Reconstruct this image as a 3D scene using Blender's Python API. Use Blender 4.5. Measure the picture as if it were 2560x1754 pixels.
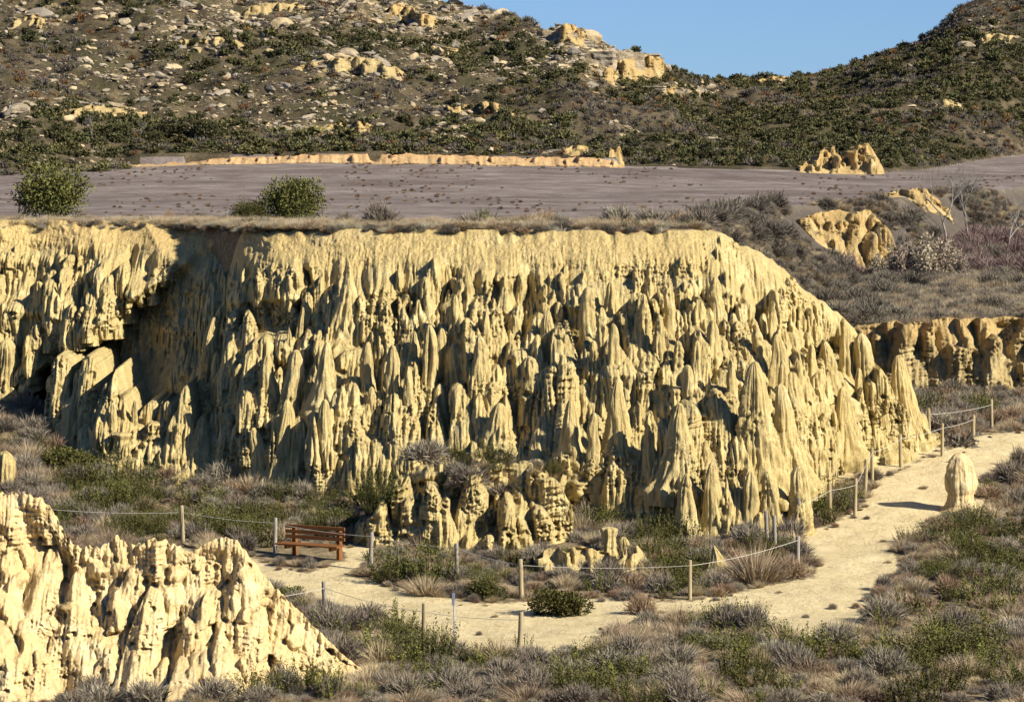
import bpy, bmesh, math, random
import numpy as np
from mathutils import Vector, Matrix
rng = np.random.default_rng(7)
random.seed(7)
S = bpy.context.scene
COL = S.collection
for o in list(bpy.data.objects): bpy.data.objects.remove(o)

# ------------------------------------------------------------------ camera, sky, sun, exposure
FPX = 9000.0          # focal length in photograph pixels (2560 wide)
EYE = 13.5
PITCH = math.atan((877 - 225) / FPX)
cd = bpy.data.cameras.new('camera'); cam = bpy.data.objects.new('camera', cd); COL.objects.link(cam)
cd.sensor_width = 36.0; cd.lens = 36.0 * FPX / 2560.0
cd.clip_start = 1.0; cd.clip_end = 5000
cam.location = (0, 0, EYE); cam.rotation_euler = (math.pi / 2 - PITCH, 0, 0)
S.camera = cam

SUN_EL = math.radians(33.0)
SUN_DIR = Vector((0.868 * math.cos(SUN_EL), -0.497 * math.cos(SUN_EL), math.sin(SUN_EL))).normalized()   # towards the sun
w = bpy.data.worlds.new('World'); S.world = w; w.use_nodes = True
nt = w.node_tree; bg = nt.nodes['Background']
sky = nt.nodes.new('ShaderNodeTexSky'); sky.sky_type = 'NISHITA'; sky.sun_disc = False
sky.sun_elevation = SUN_EL; sky.sun_rotation = math.atan2(SUN_DIR.x, SUN_DIR.y)
sky.altitude = 300; sky.air_density = 1.0; sky.dust_density = 0.3; sky.ozone_density = 3.0
tc = nt.nodes.new('ShaderNodeTexCoord'); va = nt.nodes.new('ShaderNodeVectorMath'); va.operation = 'ADD'; va.inputs[1].default_value = (0, 0, 0.06)
vn = nt.nodes.new('ShaderNodeVectorMath'); vn.operation = 'NORMALIZE'
nt.links.new(tc.outputs['Generated'], va.inputs[0]); nt.links.new(va.outputs[0], vn.inputs[0]); nt.links.new(vn.outputs[0], sky.inputs['Vector'])
mx = nt.nodes.new('ShaderNodeMix'); mx.data_type = 'RGBA'; mx.blend_type = 'MULTIPLY'; mx.inputs[0].default_value = 1.0; mx.inputs[7].default_value = (0.78, 0.98, 1.36, 1)
nt.links.new(sky.outputs[0], mx.inputs[6]); nt.links.new(mx.outputs[2], bg.inputs[0]); bg.inputs[1].default_value = 0.05
sd = bpy.data.lights.new('sun', 'SUN'); sd.energy = 5.0; sd.angle = math.radians(0.53); sd.color = (1.0, 0.945, 0.81)
so = bpy.data.objects.new('sun', sd); COL.objects.link(so); so.location = SUN_DIR * 200
so.rotation_euler = SUN_DIR.to_track_quat('Z', 'Y').to_euler()
S.view_settings.view_transform = 'Standard'; S.view_settings.look = 'None'
S.view_settings.gamma = 1.0; S.view_settings.use_curve_mapping = False
S.view_settings.exposure = 0.86
S.render.engine = 'CYCLES'
S.cycles.max_bounces = 4; S.cycles.diffuse_bounces = 1; S.cycles.glossy_bounces = 1
S.cycles.transparent_max_bounces = 4; S.cycles.use_denoising = True

# ------------------------------------------------------------------ helpers
CP, SP = math.cos(PITCH), math.sin(PITCH)
def ray(px, py):
    """horizontal and vertical slope (per metre of depth y) of the sight line through a photograph pixel"""
    u = (px - 1280) / FPX; v = (877 - py) / FPX
    dy = CP + v * SP; dz = -SP + v * CP
    return u / dy, dz / dy
def project(x, y, z):
    dz = z - EYE
    f = y * CP - dz * SP; up = y * SP + dz * CP
    return 1280 + FPX * x / f, 877 - FPX * up / f
def at(px, py, d):
    ax, az = ray(px, py); return (ax * d, d, EYE + az * d)
def sstep(a, b, x):
    t = np.clip((x - a) / (b - a), 0, 1); return t * t * (3 - 2 * t)
def interp(x, tab):
    return np.interp(x, [t[0] for t in tab], [t[1] for t in tab])

_P = np.random.default_rng(3).permutation(256).astype(np.int32); _P = np.concatenate([_P, _P, _P])
_A = np.random.default_rng(4).uniform(0, 2 * np.pi, 256); _GX, _GY = np.cos(_A).astype(np.float32), np.sin(_A).astype(np.float32)
_g3 = np.random.default_rng(5).normal(size=(256, 3)); _g3 /= np.linalg.norm(_g3, axis=1)[:, None]; _g3 = _g3.astype(np.float32)
def n2(x, y, seed=0):
    x = np.asarray(x, np.float64) + seed * 17.31; y = np.asarray(y, np.float64) + seed * 9.17
    xi = np.floor(x); yi = np.floor(y); xf = (x - xi).astype(np.float32); yf = (y - yi).astype(np.float32)
    xi = xi.astype(np.int64) & 255; yi = yi.astype(np.int64) & 255
    u = xf * xf * xf * (xf * (xf * 6 - 15) + 10); v = yf * yf * yf * (yf * (yf * 6 - 15) + 10)
    def g(a, b, fx, fy):
        h = _P[_P[a & 255] + (b & 255)]; return _GX[h] * fx + _GY[h] * fy
    a = g(xi, yi, xf, yf); b = g(xi + 1, yi, xf - 1, yf); c = g(xi, yi + 1, xf, yf - 1); d = g(xi + 1, yi + 1, xf - 1, yf - 1)
    return 1.5 * ((a + u * (b - a)) * (1 - v) + (c + u * (d - c)) * v)
def n3(x, y, z, seed=0):
    x = np.asarray(x, np.float64) + seed * 17.31; y = np.asarray(y, np.float64) + seed * 9.17; z = np.asarray(z, np.float64) + seed * 5.3
    x, y, z = np.broadcast_arrays(x, y, z)
    xi = np.floor(x); yi = np.floor(y); zi = np.floor(z)
    xf = (x - xi).astype(np.float32); yf = (y - yi).astype(np.float32); zf = (z - zi).astype(np.float32)
    xi = xi.astype(np.int64) & 255; yi = yi.astype(np.int64) & 255; zi = zi.astype(np.int64) & 255
    u, v, w_ = [t * t * (3 - 2 * t) for t in (xf, yf, zf)]
    r = 0
    for i in (0, 1):
        wx = u if i else 1 - u
        for j in (0, 1):
            wy = v if j else 1 - v
            for k in (0, 1):
                wz = w_ if k else 1 - w_
                h = _P[_P[_P[(xi + i) & 255] + ((yi + j) & 255)] + ((zi + k) & 255)]
                G = _g3[h]
                r = r + wx * wy * wz * (G[..., 0] * (xf - i) + G[..., 1] * (yf - j) + G[..., 2] * (zf - k))
    return 1.5 * r
def fbm2(x, y, oct=4, seed=0, gain=0.5):
    r = 0; a = 1.0
    for o_ in range(oct):
        r = r + a * n2(x, y, seed + o_); x = x * 2.03; y = y * 2.03; a *= gain
    return r
def ridge2(x, y, oct=3, seed=0):
    r = 0; a = 1.0
    for o_ in range(oct):
        r = r + a * (1 - 2 * np.abs(n2(x, y, seed + o_))); x = x * 2.1; y = y * 2.1; a *= 0.5
    return r
def inside(px, py, poly):
    r = np.zeros(np.shape(px), bool); n = len(poly)
    for i in range(n):
        x1, y1 = poly[i]; x2, y2 = poly[(i + 1) % n]
        if y1 == y2: continue
        c = ((y1 > py) != (y2 > py)) & (px < (x2 - x1) * (py - y1) / (y2 - y1) + x1)
        r ^= c
    return r
def dist_poly(px, py, poly, closed=True):
    d = np.full(np.shape(px), 1e9); n = len(poly)
    for i in range(n if closed else n - 1):
        x1, y1 = poly[i]; x2, y2 = poly[(i + 1) % n]
        ex, ey = x2 - x1, y2 - y1; L = ex * ex + ey * ey + 1e-9
        t = np.clip(((px - x1) * ex + (py - y1) * ey) / L, 0, 1)
        d = np.minimum(d, np.hypot(px - x1 - t * ex, py - y1 - t * ey))
    return d

def tag(o, label=None, cat=None, group=None, kind=None):
    if label: o['label'] = label
    if cat: o['category'] = cat
    if group: o['group'] = group
    if kind: o['kind'] = kind
    return o
def link(name, me, mat=None, parent=None, loc=None):
    if mat is not None and len(me.materials) == 0: me.materials.append(mat)
    o = bpy.data.objects.new(name, me); COL.objects.link(o)
    if loc is not None: o.location = loc
    if parent is not None: o.parent = parent
    return o
def empty(name, loc=(0, 0, 0), rz=0):
    o = bpy.data.objects.new(name, None); COL.objects.link(o); o.location = loc; o.rotation_euler = (0, 0, rz); o.empty_display_size = 0.1
    return o
def mesh_np(name, V, F, smooth=True, attrs=None, loops=None):
    """V (n,3), F (m,k) all same k"""
    me = bpy.data.meshes.new(name); V = np.asarray(V, np.float32); F = np.asarray(F, np.int32)
    me.vertices.add(len(V)); me.vertices.foreach_set('co', V.ravel())
    m, k = F.shape
    me.loops.add(m * k); me.loops.foreach_set('vertex_index', F.ravel())
    me.polygons.add(m); me.polygons.foreach_set('loop_start', np.arange(0, m * k, k, dtype=np.int32))
    me.polygons.foreach_set('use_smooth', np.full(m, smooth))
    if attrs:
        for an, av in attrs.items():
            at_ = me.attributes.new(an, 'FLOAT', 'POINT'); at_.data.foreach_set('value', np.asarray(av, np.float32))
    me.update(calc_edges=True); me.validate(clean_customdata=False)
    return me
def grid_faces(nr, nc):
    i = np.arange(nr - 1)[:, None] * nc + np.arange(nc - 1)[None, :]
    return np.stack([i, i + 1, i + nc + 1, i + nc], -1).reshape(-1, 4)
def compact(V, F, attrs=None):
    used = np.zeros(len(V), bool); used[F.ravel()] = True
    idx = np.cumsum(used) - 1
    return V[used], idx[F], ({k: v[used] for k, v in attrs.items()} if attrs else None)
# ------------------------------------------------------------------ materials
def new_mat(name):
    m = bpy.data.materials.new(name); m.use_nodes = True
    t = m.node_tree; b = t.nodes['Principled BSDF']; b.inputs['Roughness'].default_value = 0.95
    b.inputs['Specular IOR Level'].default_value = 0.1
    return m, t, b
def nd(t, typ, **kw):
    n = t.nodes.new(typ)
    for k, v in kw.items():
        if k in n.inputs.keys(): n.inputs[k].default_value = v
        else: setattr(n, k, v)
    return n
def coords(t, scale=(1, 1, 1)):
    g = t.nodes.new('ShaderNodeNewGeometry'); mp = t.nodes.new('ShaderNodeMapping'); mp.inputs['Scale'].default_value = scale
    t.links.new(g.outputs['Position'], mp.inputs['Vector']); return mp.outputs[0]
def noise(t, vec, scale, detail=4, rough=0.55, dist=0.0):
    n = t.nodes.new('ShaderNodeTexNoise'); n.inputs['Scale'].default_value = scale; n.inputs['Detail'].default_value = detail
    n.inputs['Roughness'].default_value = rough; n.inputs['Distortion'].default_value = dist
    t.links.new(vec, n.inputs['Vector']); return n.outputs['Fac']
def ramp(t, fac, stops):
    r = t.nodes.new('ShaderNodeValToRGB'); e = r.color_ramp.elements
    while len(e) > 1: e.remove(e[-1])
    e[0].position = stops[0][0]; e[0].color = tuple(stops[0][1]) + (1,)
    for p, c in stops[1:]:
        x = e.new(p); x.color = tuple(c) + (1,)
    t.links.new(fac, r.inputs[0]); return r.outputs[0]
def g3(v): return (v, v, v)
def mixc(t, fac, a, b, typ='MIX'):
    m = t.nodes.new('ShaderNodeMix'); m.data_type = 'RGBA'; m.blend_type = typ
    for s, v in ((0, fac), (6, a), (7, b)):
        if isinstance(v, (int, float)): m.inputs[s].default_value = v
        elif isinstance(v, tuple): m.inputs[s].default_value = v + (1,) if len(v) == 3 else v
        else: t.links.new(v, m.inputs[s])
    return m.outputs[2]
def bump(t, b, h, strength, dist, prev=None):
    n = t.nodes.new('ShaderNodeBump'); n.inputs['Strength'].default_value = strength; n.inputs['Distance'].default_value = dist
    t.links.new(h, n.inputs['Height'])
    if prev is not None: t.links.new(prev, n.inputs['Normal'])
    t.links.new(n.outputs[0], b.inputs['Normal']); return n.outputs[0]
def attr(t, name):
    a = t.nodes.new('ShaderNodeAttribute'); a.attribute_name = name; return a.outputs['Fac']
def math_(t, op, a, b=None, clamp=False):
    m = t.nodes.new('ShaderNodeMath'); m.operation = op; m.use_clamp = clamp
    for s, v in ((0, a), (1, b)):
        if v is None: continue
        if isinstance(v, (int, float)): m.inputs[s].default_value = v
        else: t.links.new(v, m.inputs[s])
    return m.outputs[0]

def rock_mat(name, pale, tan, ochre, flute=1.0, band=None):
    """soft sandstone: pale with tan wash, ochre soil layer (attribute soil), vertical rills in the relief"""
    m, t, b = new_mat(name)
    P = coords(t); PV = coords(t, (1, 1, 0.14)); PH = coords(t, (0.35, 0.35, 2.2))
    big = noise(t, P, 0.9, 5, 0.6); mid = noise(t, P, 5.0, 5, 0.65); vert = noise(t, PV, 7.0, 5, 0.6, 0.4); lay = noise(t, PH, 3.0, 4, 0.6)
    c = ramp(t, big, [(0.32, tuple(v * k_ for v, k_ in zip(tan, (0.92, 0.90, 0.88)))), (0.5, tan), (0.66, pale)])
    crust = noise(t, coords(t, (1, 1, .6)), 2.6, 7, 0.75)
    c = mixc(t, ramp(t, crust, [(0.52, g3(0.0)), (0.68, g3(0.35))]), c, (0.40, 0.315, 0.18))
    c = mixc(t, ramp(t, lay, [(0.45, g3(0.0)), (0.75, g3(0.55))]), c, ochre)
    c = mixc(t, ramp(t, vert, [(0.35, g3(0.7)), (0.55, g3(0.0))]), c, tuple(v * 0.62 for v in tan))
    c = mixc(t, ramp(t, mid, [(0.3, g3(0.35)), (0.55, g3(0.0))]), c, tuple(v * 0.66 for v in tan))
    c = mixc(t, attr(t, 'soil'), c, mixc(t, mid, tuple(v * 0.85 for v in ochre), tuple(min(1, v * 1.1) for v in ochre)))
    t.links.new(c, b.inputs['Base Color'])
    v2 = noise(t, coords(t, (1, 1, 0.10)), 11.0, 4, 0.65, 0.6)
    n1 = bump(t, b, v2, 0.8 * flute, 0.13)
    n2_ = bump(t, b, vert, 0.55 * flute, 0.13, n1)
    n3_ = bump(t, b, noise(t, P, 9.0, 6, 0.72), 0.6, 0.08, n2_)
    bump(t, b, noise(t, P, 30.0, 4, 0.75), 0.6, 0.025, n3_)
    return m
M = {}
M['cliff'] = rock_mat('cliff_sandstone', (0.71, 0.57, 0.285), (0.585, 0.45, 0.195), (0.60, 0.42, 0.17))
M['fore'] = rock_mat('near_sandstone', (0.77, 0.615, 0.35), (0.66, 0.49, 0.24), (0.64, 0.44, 0.18), 0.5)
M['bank'] = rock_mat('bank_sandstone', (0.60, 0.46, 0.22), (0.48, 0.34, 0.15), (0.52, 0.33, 0.11))
M['rear'] = rock_mat('rear_sandstone', (0.58, 0.46, 0.23), (0.47, 0.355, 0.165), (0.50, 0.34, 0.14))
M['orange'] = rock_mat('earth_bank', (0.58, 0.40, 0.20), (0.50, 0.33, 0.16), (0.50, 0.29, 0.13), 0.5)

def ground_mat():
    m, t, b = new_mat('valley_soil'); P = coords(t)
    sand = ramp(t, noise(t, P, 1.3, 5, 0.6), [(0.3, (0.61, 0.475, 0.25)), (0.6, (0.73, 0.585, 0.325)), (0.8, (0.78, 0.645, 0.385))])
    scuff = noise(t, coords(t, (1.0, 0.6, 1)), 4.0, 7, 0.75)
    sand = mixc(t, ramp(t, scuff, [(0.56, g3(0.0)), (0.66, g3(0.65))]), sand, (0.34, 0.26, 0.14))
    lit = ramp(t, noise(t, P, 4.0, 6, 0.7), [(0.25, (0.10, 0.075, 0.05)), (0.5, (0.24, 0.18, 0.10)), (0.7, (0.40, 0.31, 0.18))])
    k = attr(t, 'sand')
    k2 = math_(t, 'ADD', k, math_(t, 'MULTIPLY', math_(t, 'SUBTRACT', noise(t, P, 3.0, 6, 0.7), 0.5), 1.5))
    k3 = ramp(t, k2, [(0.38, g3(0.0)), (0.58, g3(1.0))])
    t.links.new(mixc(t, k3, lit, sand), b.inputs['Base Color'])
    n = bump(t, b, noise(t, P, 4.0, 7, 0.75), 0.9, 0.16)
    bump(t, b, noise(t, P, 28.0, 4, 0.7), 0.6, 0.03, n)
    return m
M['ground'] = ground_mat()
def terrace_mat():
    m, t, b = new_mat('terrace_dry_grass'); P = coords(t)
    c = ramp(t, noise(t, P, 0.8, 7, 0.7), [(0.3, (0.15, 0.12, 0.085)), (0.5, (0.32, 0.26, 0.17)), (0.7, (0.44, 0.37, 0.24))])
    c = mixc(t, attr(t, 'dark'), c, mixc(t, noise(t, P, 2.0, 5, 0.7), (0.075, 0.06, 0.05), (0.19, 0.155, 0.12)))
    t.links.new(c, b.inputs['Base Color'])
    bump(t, b, noise(t, P, 3.0, 6, 0.75), 1.0, 0.3); return m
M['terrace'] = terrace_mat()
def field_mat():
    m, t, b = new_mat('stubble_field'); P = coords(t)
    c = ramp(t, noise(t, P, 0.35, 10, 0.80), [(0.30, (0.12, 0.09, 0.072)), (0.45, (0.22, 0.175, 0.148)), (0.58, (0.33, 0.275, 0.238)), (0.72, (0.46, 0.395, 0.345))])
    PS = coords(t, (0.045, 0.11, 1)); sw = noise(t, PS, 1.0, 3, 0.5, 1.0)
    band = t.nodes.new('ShaderNodeTexWave'); band.inputs['Scale'].default_value = 0.28; band.inputs['Distortion'].default_value = 9; band.inputs['Detail'].default_value = 3; band.inputs['Detail Scale'].default_value = 0.12; band.bands_direction = 'Y'
    t.links.new(coords(t, (0.5, 1, 1)), band.inputs['Vector'])
    c = mixc(t, ramp(t, band.outputs['Fac'], [(0.0, g3(0.5)), (0.3, g3(0.0))]), c, (0.13, 0.085, 0.06))
    c = mixc(t, ramp(t, sw, [(0.40, g3(0.6)), (0.52, g3(0.0))]), c, (0.135, 0.10, 0.085))
    c = mixc(t, ramp(t, noise(t, P, 0.6, 6, 0.7), [(0.60, g3(0.0)), (0.74, g3(0.5))]), c, (0.16, 0.14, 0.05))
    t.links.new(c, b.inputs['Base Color'])
    bump(t, b, noise(t, P, 2.6, 8, 0.8), 1.0, 0.22); return m
M['field'] = field_mat()
def hill_mat():
    m, t, b = new_mat('hillside_soil'); P = coords(t)
    c = ramp(t, noise(t, P, 0.45, 8, 0.72), [(0.32, (0.05, 0.040, 0.022)), (0.46, (0.105, 0.080, 0.048)), (0.58, (0.18, 0.138, 0.082)), (0.72, (0.34, 0.265, 0.15))])
    rk = math_(t, 'ADD', attr(t, 'rocky'), math_(t, 'MULTIPLY', math_(t, 'SUBTRACT', noise(t, P, 1.1, 8, 0.75), 0.5), 2.2))
    c = mixc(t, ramp(t, rk, [(0.5, g3(0.0)), (0.75, g3(1.0))]), c, mixc(t, noise(t, P, 2.5, 5, 0.7), (0.22, 0.16, 0.085), (0.50, 0.38, 0.20)))
    gr = noise(t, coords(t, (1, 1, 1)), 0.22, 6, 0.65)
    c = mixc(t, ramp(t, gr, [(0.48, g3(0.0)), (0.6, g3(0.75))]), c, (0.078, 0.070, 0.033))
    t.links.new(c, b.inputs['Base Color'])
    n = bump(t, b, noise(t, P, 1.6, 7, 0.75), 1.0, 0.5)
    bump(t, b, noise(t, P, 7.0, 4, 0.75), 0.8, 0.12, n); return m
M['hill'] = hill_mat()
def plant_mat(name, dark, mid, tip, tipmix=0.6, rough=0.9):
    m, t, b = new_mat(name)
    oi = t.nodes.new('ShaderNodeObjectInfo')
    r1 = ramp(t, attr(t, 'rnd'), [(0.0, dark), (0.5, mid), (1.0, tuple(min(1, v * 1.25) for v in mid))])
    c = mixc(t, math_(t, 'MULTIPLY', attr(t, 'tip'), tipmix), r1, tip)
    v = t.nodes.new('ShaderNodeHueSaturation')
    t.links.new(math_(t, 'ADD', math_(t, 'MULTIPLY', oi.outputs['Random'], 0.022), 0.489), v.inputs['Hue'])
    t.links.new(math_(t, 'ADD', math_(t, 'MULTIPLY', oi.outputs['Random'], 0.5), 0.75), v.inputs['Value'])
    t.links.new(c, v.inputs['Color']); t.links.new(v.outputs[0], b.inputs['Base Color'])
    b.inputs['Roughness'].default_value = rough; return m
M['twig'] = plant_mat('grey_twigs', (0.070, 0.053, 0.036), (0.195, 0.158, 0.115), (0.33, 0.28, 0.21))
M['twig_red'] = plant_mat('reddish_twigs', (0.10, 0.060, 0.037), (0.24, 0.155, 0.095), (0.36, 0.25, 0.16))
M['tamarisk'] = plant_mat('purple_twigs', (0.08, 0.05, 0.043), (0.17, 0.115, 0.10), (0.24, 0.165, 0.145))
M['plume'] = plant_mat('pale_plumes', (0.16, 0.12, 0.085), (0.32, 0.255, 0.18), (0.46, 0.38, 0.28))
M['straw'] = plant_mat('straw_blades', (0.15, 0.10, 0.055), (0.33, 0.24, 0.14), (0.49, 0.385, 0.245))
M['straw_pale'] = plant_mat('pale_straw', (0.17, 0.145, 0.095), (0.33, 0.295, 0.20), (0.47, 0.42, 0.31))
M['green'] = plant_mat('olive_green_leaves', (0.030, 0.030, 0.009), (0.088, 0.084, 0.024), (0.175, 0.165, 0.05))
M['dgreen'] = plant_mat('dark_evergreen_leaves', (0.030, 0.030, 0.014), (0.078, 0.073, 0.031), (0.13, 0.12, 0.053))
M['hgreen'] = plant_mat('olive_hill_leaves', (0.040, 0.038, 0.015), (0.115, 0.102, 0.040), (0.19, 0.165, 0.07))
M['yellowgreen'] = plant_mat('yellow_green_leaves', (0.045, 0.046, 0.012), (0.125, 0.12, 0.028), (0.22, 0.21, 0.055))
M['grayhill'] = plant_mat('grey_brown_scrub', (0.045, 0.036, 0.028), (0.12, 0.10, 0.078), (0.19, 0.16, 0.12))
M['rust'] = plant_mat('rusty_scrub', (0.06, 0.03, 0.015), (0.17, 0.09, 0.04), (0.22, 0.13, 0.06))
def simple(name, c, c2, sc=8, stretch=(1, 1, 1), rough=0.8, bs=0.4, bd=0.01):
    m, t, b = new_mat(name); P = t.nodes.new('ShaderNodeTexCoord').outputs['Object']
    mp = t.nodes.new('ShaderNodeMapping'); mp.inputs['Scale'].default_value = stretch; t.links.new(P, mp.inputs[0])
    n = noise(t, mp.outputs[0], sc, 5, 0.65)
    t.links.new(ramp(t, n, [(0.3, c), (0.7, c2)]), b.inputs['Base Color']); b.inputs['Roughness'].default_value = rough
    bump(t, b, n, bs, bd); return m
M['bark'] = simple('grey_bark', (0.15, 0.13, 0.11), (0.34, 0.30, 0.26), 6, (1, 1, .3))
M['darkbark'] = simple('dark_bark', (0.06, 0.045, 0.03), (0.16, 0.12, 0.09), 6, (1, 1, .3))
M['post'] = simple('weathered_wood', (0.22, 0.17, 0.095), (0.40, 0.32, 0.185), 14, (1, 1, .08), 0.85, 0.7, 0.01)
M['post_grey'] = simple('grey_weathered_wood', (0.17, 0.145, 0.115), (0.34, 0.295, 0.24), 14, (1, 1, .08), 0.85, 0.7, 0.01)
M['rope'] = simple('pale_rope', (0.42, 0.38, 0.30), (0.62, 0.58, 0.48), 40)
M['bench'] = simple('orange_stained_wood', (0.14, 0.056, 0.020), (0.25, 0.108, 0.036), 10, (.08, 1, 1), 0.6, 0.3, 0.004)
M['metal'] = simple('galvanised_metal', (0.33, 0.34, 0.37), (0.45, 0.46, 0.50), 20, (1, 1, .2), 0.45)
M['plate'] = simple('grey_plate', (0.14, 0.15, 0.20), (0.22, 0.23, 0.28), 20, (1, 1, 1), 0.4)
def boulder_mat(name, a_, b_, c_):
    m, t, b = new_mat(name); P = coords(t); oi = t.nodes.new('ShaderNodeObjectInfo')
    c = ramp(t, noise(t, P, 1.1, 6, 0.68), [(0.3, a_), (0.5, b_), (0.7, c_)])
    v = t.nodes.new('ShaderNodeHueSaturation'); t.links.new(math_(t, 'ADD', math_(t, 'MULTIPLY', oi.outputs['Random'], 0.6), 0.65), v.inputs['Value'])
    t.links.new(math_(t, 'ADD', math_(t, 'MULTIPLY', oi.outputs['Random'], 0.5), 0.65), v.inputs['Saturation'])
    t.links.new(c, v.inputs['Color']); t.links.new(v.outputs[0], b.inputs['Base Color'])
    bump(t, b, noise(t, P, 3.0, 6, 0.7), 0.9, 0.12); return m
M['boulder'] = boulder_mat('boulder_sandstone', (0.20, 0.15, 0.09), (0.34, 0.265, 0.165), (0.46, 0.37, 0.24))
# ------------------------------------------------------------------ shape of the land
D = 1.1015   # the tables below are read off the picture at 2324 px width
VAL = [(-20, 12.0), (10, 11.2), (40, 5.2), (62, 0.6), (70, 0.0), (94, 0.0), (104, 0.57), (114, 1.4), (120, 1.85), (136, 2.1), (400, 2.1)]
FOOT = [(-1500, 121), (-600, 121.6), (0, 121.0), (130, 119.5), (200, 117.0), (280, 114.4), (400, 113.2), (480, 112.8), (560, 112.4), (650, 111.5), (900, 109.5), (1250, 107.5), (1450, 106.5), (1550, 105.5),
        (1700, 104.5), (1850, 104.0), (1960, 105.5), (2040, 110), (2093, 114.5), (2200, 116.5), (2330, 118.6), (2420, 120)]
TOP = [(-1500, 126.4), (-600, 126.2), (0, 126.0), (330, 125.6), (430, 125.0), (490, 124.2), (545, 122.6), (590, 120.6), (660, 119.2), (800, 118.5), (936, 118), (1500, 117), (1740, 117), (1873, 118), (2038, 118.5), (2137, 119.5), (2236, 120.5), (2420, 121.5)]
CREST = [(1740, 9.0), (1800, 8.9), (1873, 8.45), (1972, 7.65), (2038, 6.85), (2093, 6.2), (2137, 5.6), (2192, 4.4), (2236, 3.3), (2300, 2.3), (2420, 1.2)]
def zplat(y, x=None):
    z = interp(y, [(0, 9.0), (118, 8.95), (146, 8.3), (175, 8.35), (212, 8.95), (250, 9.0), (400, 9.0)])
    if x is not None:
        px = 1280 + 9000 * x / np.maximum(y, 5); z = z + sstep(150, 210, y) * (1 - sstep(222, 245, y)) * (0.22 - 0.75 * np.clip(np.abs(px - 850) / 1300, 0, 1) ** 1.6) + 0.12 * sstep(124, 150, y) * n2(x * .05, y * .05, 12)
    return z
def valley(x, y):
    px = 1280 + 9000 * x / np.maximum(y, 5)
    z = interp(y, VAL)
    z = z + 0.75 * sstep(300, 0, px) * sstep(108, 117, y)
    z = z + 0.08 * n2(x * 0.35, y * 0.35, 1) + 0.03 * n2(x * 1.3, y * 1.3, 2)
    terr = 4.55 + 0.028 * (y - 136) + 0.25 * n2(x * 0.13, y * 0.13, 5) + 0.10 * n2(x * 0.5, y * 0.5, 6)
    yc = 137.3 + 0.8 * n2(x * 0.3, 3.3, 7) + 0 * y
    k = sstep(yc - 0.6, yc + 0.6, y)
    return z * (1 - k) + terr * k
def edge_pts(tab): return [((px - 1280) / 9000 * d, d) for px, d in tab]
PLAT = edge_pts([(-9000, 127), (-1500, 126.9), (-600, 126.7), (0, 126.5), (330, 126.1), (430, 125.5), (490, 124.7), (545, 123.1), (590, 121.1), (660, 119.7), (800, 119.0), (936, 118.5), (1500, 117.5), (1735, 117.6),
                 (1770, 122), (1800, 132), (1840, 145), (1900, 153), (1960, 164), (2060, 166.5), (2200, 167.5), (2230, 176), (2300, 186), (2440, 190), (2700, 205), (3200, 215), (9000, 230), (9000, 500), (-9000, 500)])
def plat_d(x, y):
    ins = inside(x, y, PLAT); d = dist_poly(x, y, PLAT); return np.where(ins, d, -d)
SKY = [(-1500, -160, 265), (-300, -220, 265), (300, -180, 265), (600, -110, 262), (800, -50, 260), (900, -20, 258), (985, 2, 256), (1060, 16, 256), (1120, 28, 254), (1180, 36, 252), (1245, 70, 250), (1285, 62, 250),
       (1325, 66, 250), (1360, 92, 250), (1400, 116, 250), (1440, 128, 252), (1500, 146, 252), (1525, 155, 254), (1560, 172, 262), (1640, 182, 285), (1700, 181, 290), (1800, 179, 292), (1860, 170, 292), (1900, 161, 292), (1960, 142, 290), (2000, 129, 288),
       (2060, 108, 286), (2100, 88, 284), (2140, 52, 284), (2180, 18, 284), (2220, -5, 285), (2324, -60, 288), (2500, -120, 292), (4000, -200, 300)]
HFOOT = [(-1500, 204), (0, 204), (330, 212.5), (1550, 214.5), (2000, 214), (2270, 224), (2560, 247), (3000, 258)]
def hill(x, y):
    """height of the hills above the fields; below them it returns -99"""
    px = 1280 + 9000 * x / np.maximum(y, 5)
    d0 = interp(px, HFOOT); ds = interp(px, [(a * D, c) for a, b, c in SKY]); rs = interp(px, [(a * D, b * D) for a, b, c in SKY])
    zs = EYE - (rs - 225) / 9000 * ds
    z0 = zplat(d0, x * d0 / np.maximum(y, 5)) + 0.06 + 0.45 * sstep(300, 345, px) * (1 - sstep(1535, 1560, px))
    t = (y - d0) / (ds - d0)
    tt = np.clip(t, 0, 1)
    sad = sstep(1560 * D, 1700 * D, px) * (1 - sstep(1960 * D, 2200 * D, px))
    prof = tt ** (1.12 - 0.17 * sad)
    z = z0 + (zs - z0) * prof
    env = sstep(0.0, 0.15, tt) * (1 - 0.85 * sstep(0.8, 1.0, tt))
    z = z + env * (0.8 * fbm2(x * 0.07, y * 0.07, 3, 11) + 0.45 * (ridge2(x * 0.16 + 0.3 * n2(x * .1, y * .1, 3), y * 0.10, 2, 21) - 0.6))
    z = z + 0.28 * sstep(0.0, 0.1, tt) * fbm2(x * 0.55, y * 0.55, 3, 31)
    z = np.where(t > 1, z - (y - ds) * 0.5, z)
    return np.where(t > 0, z, -99.0), t
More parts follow.
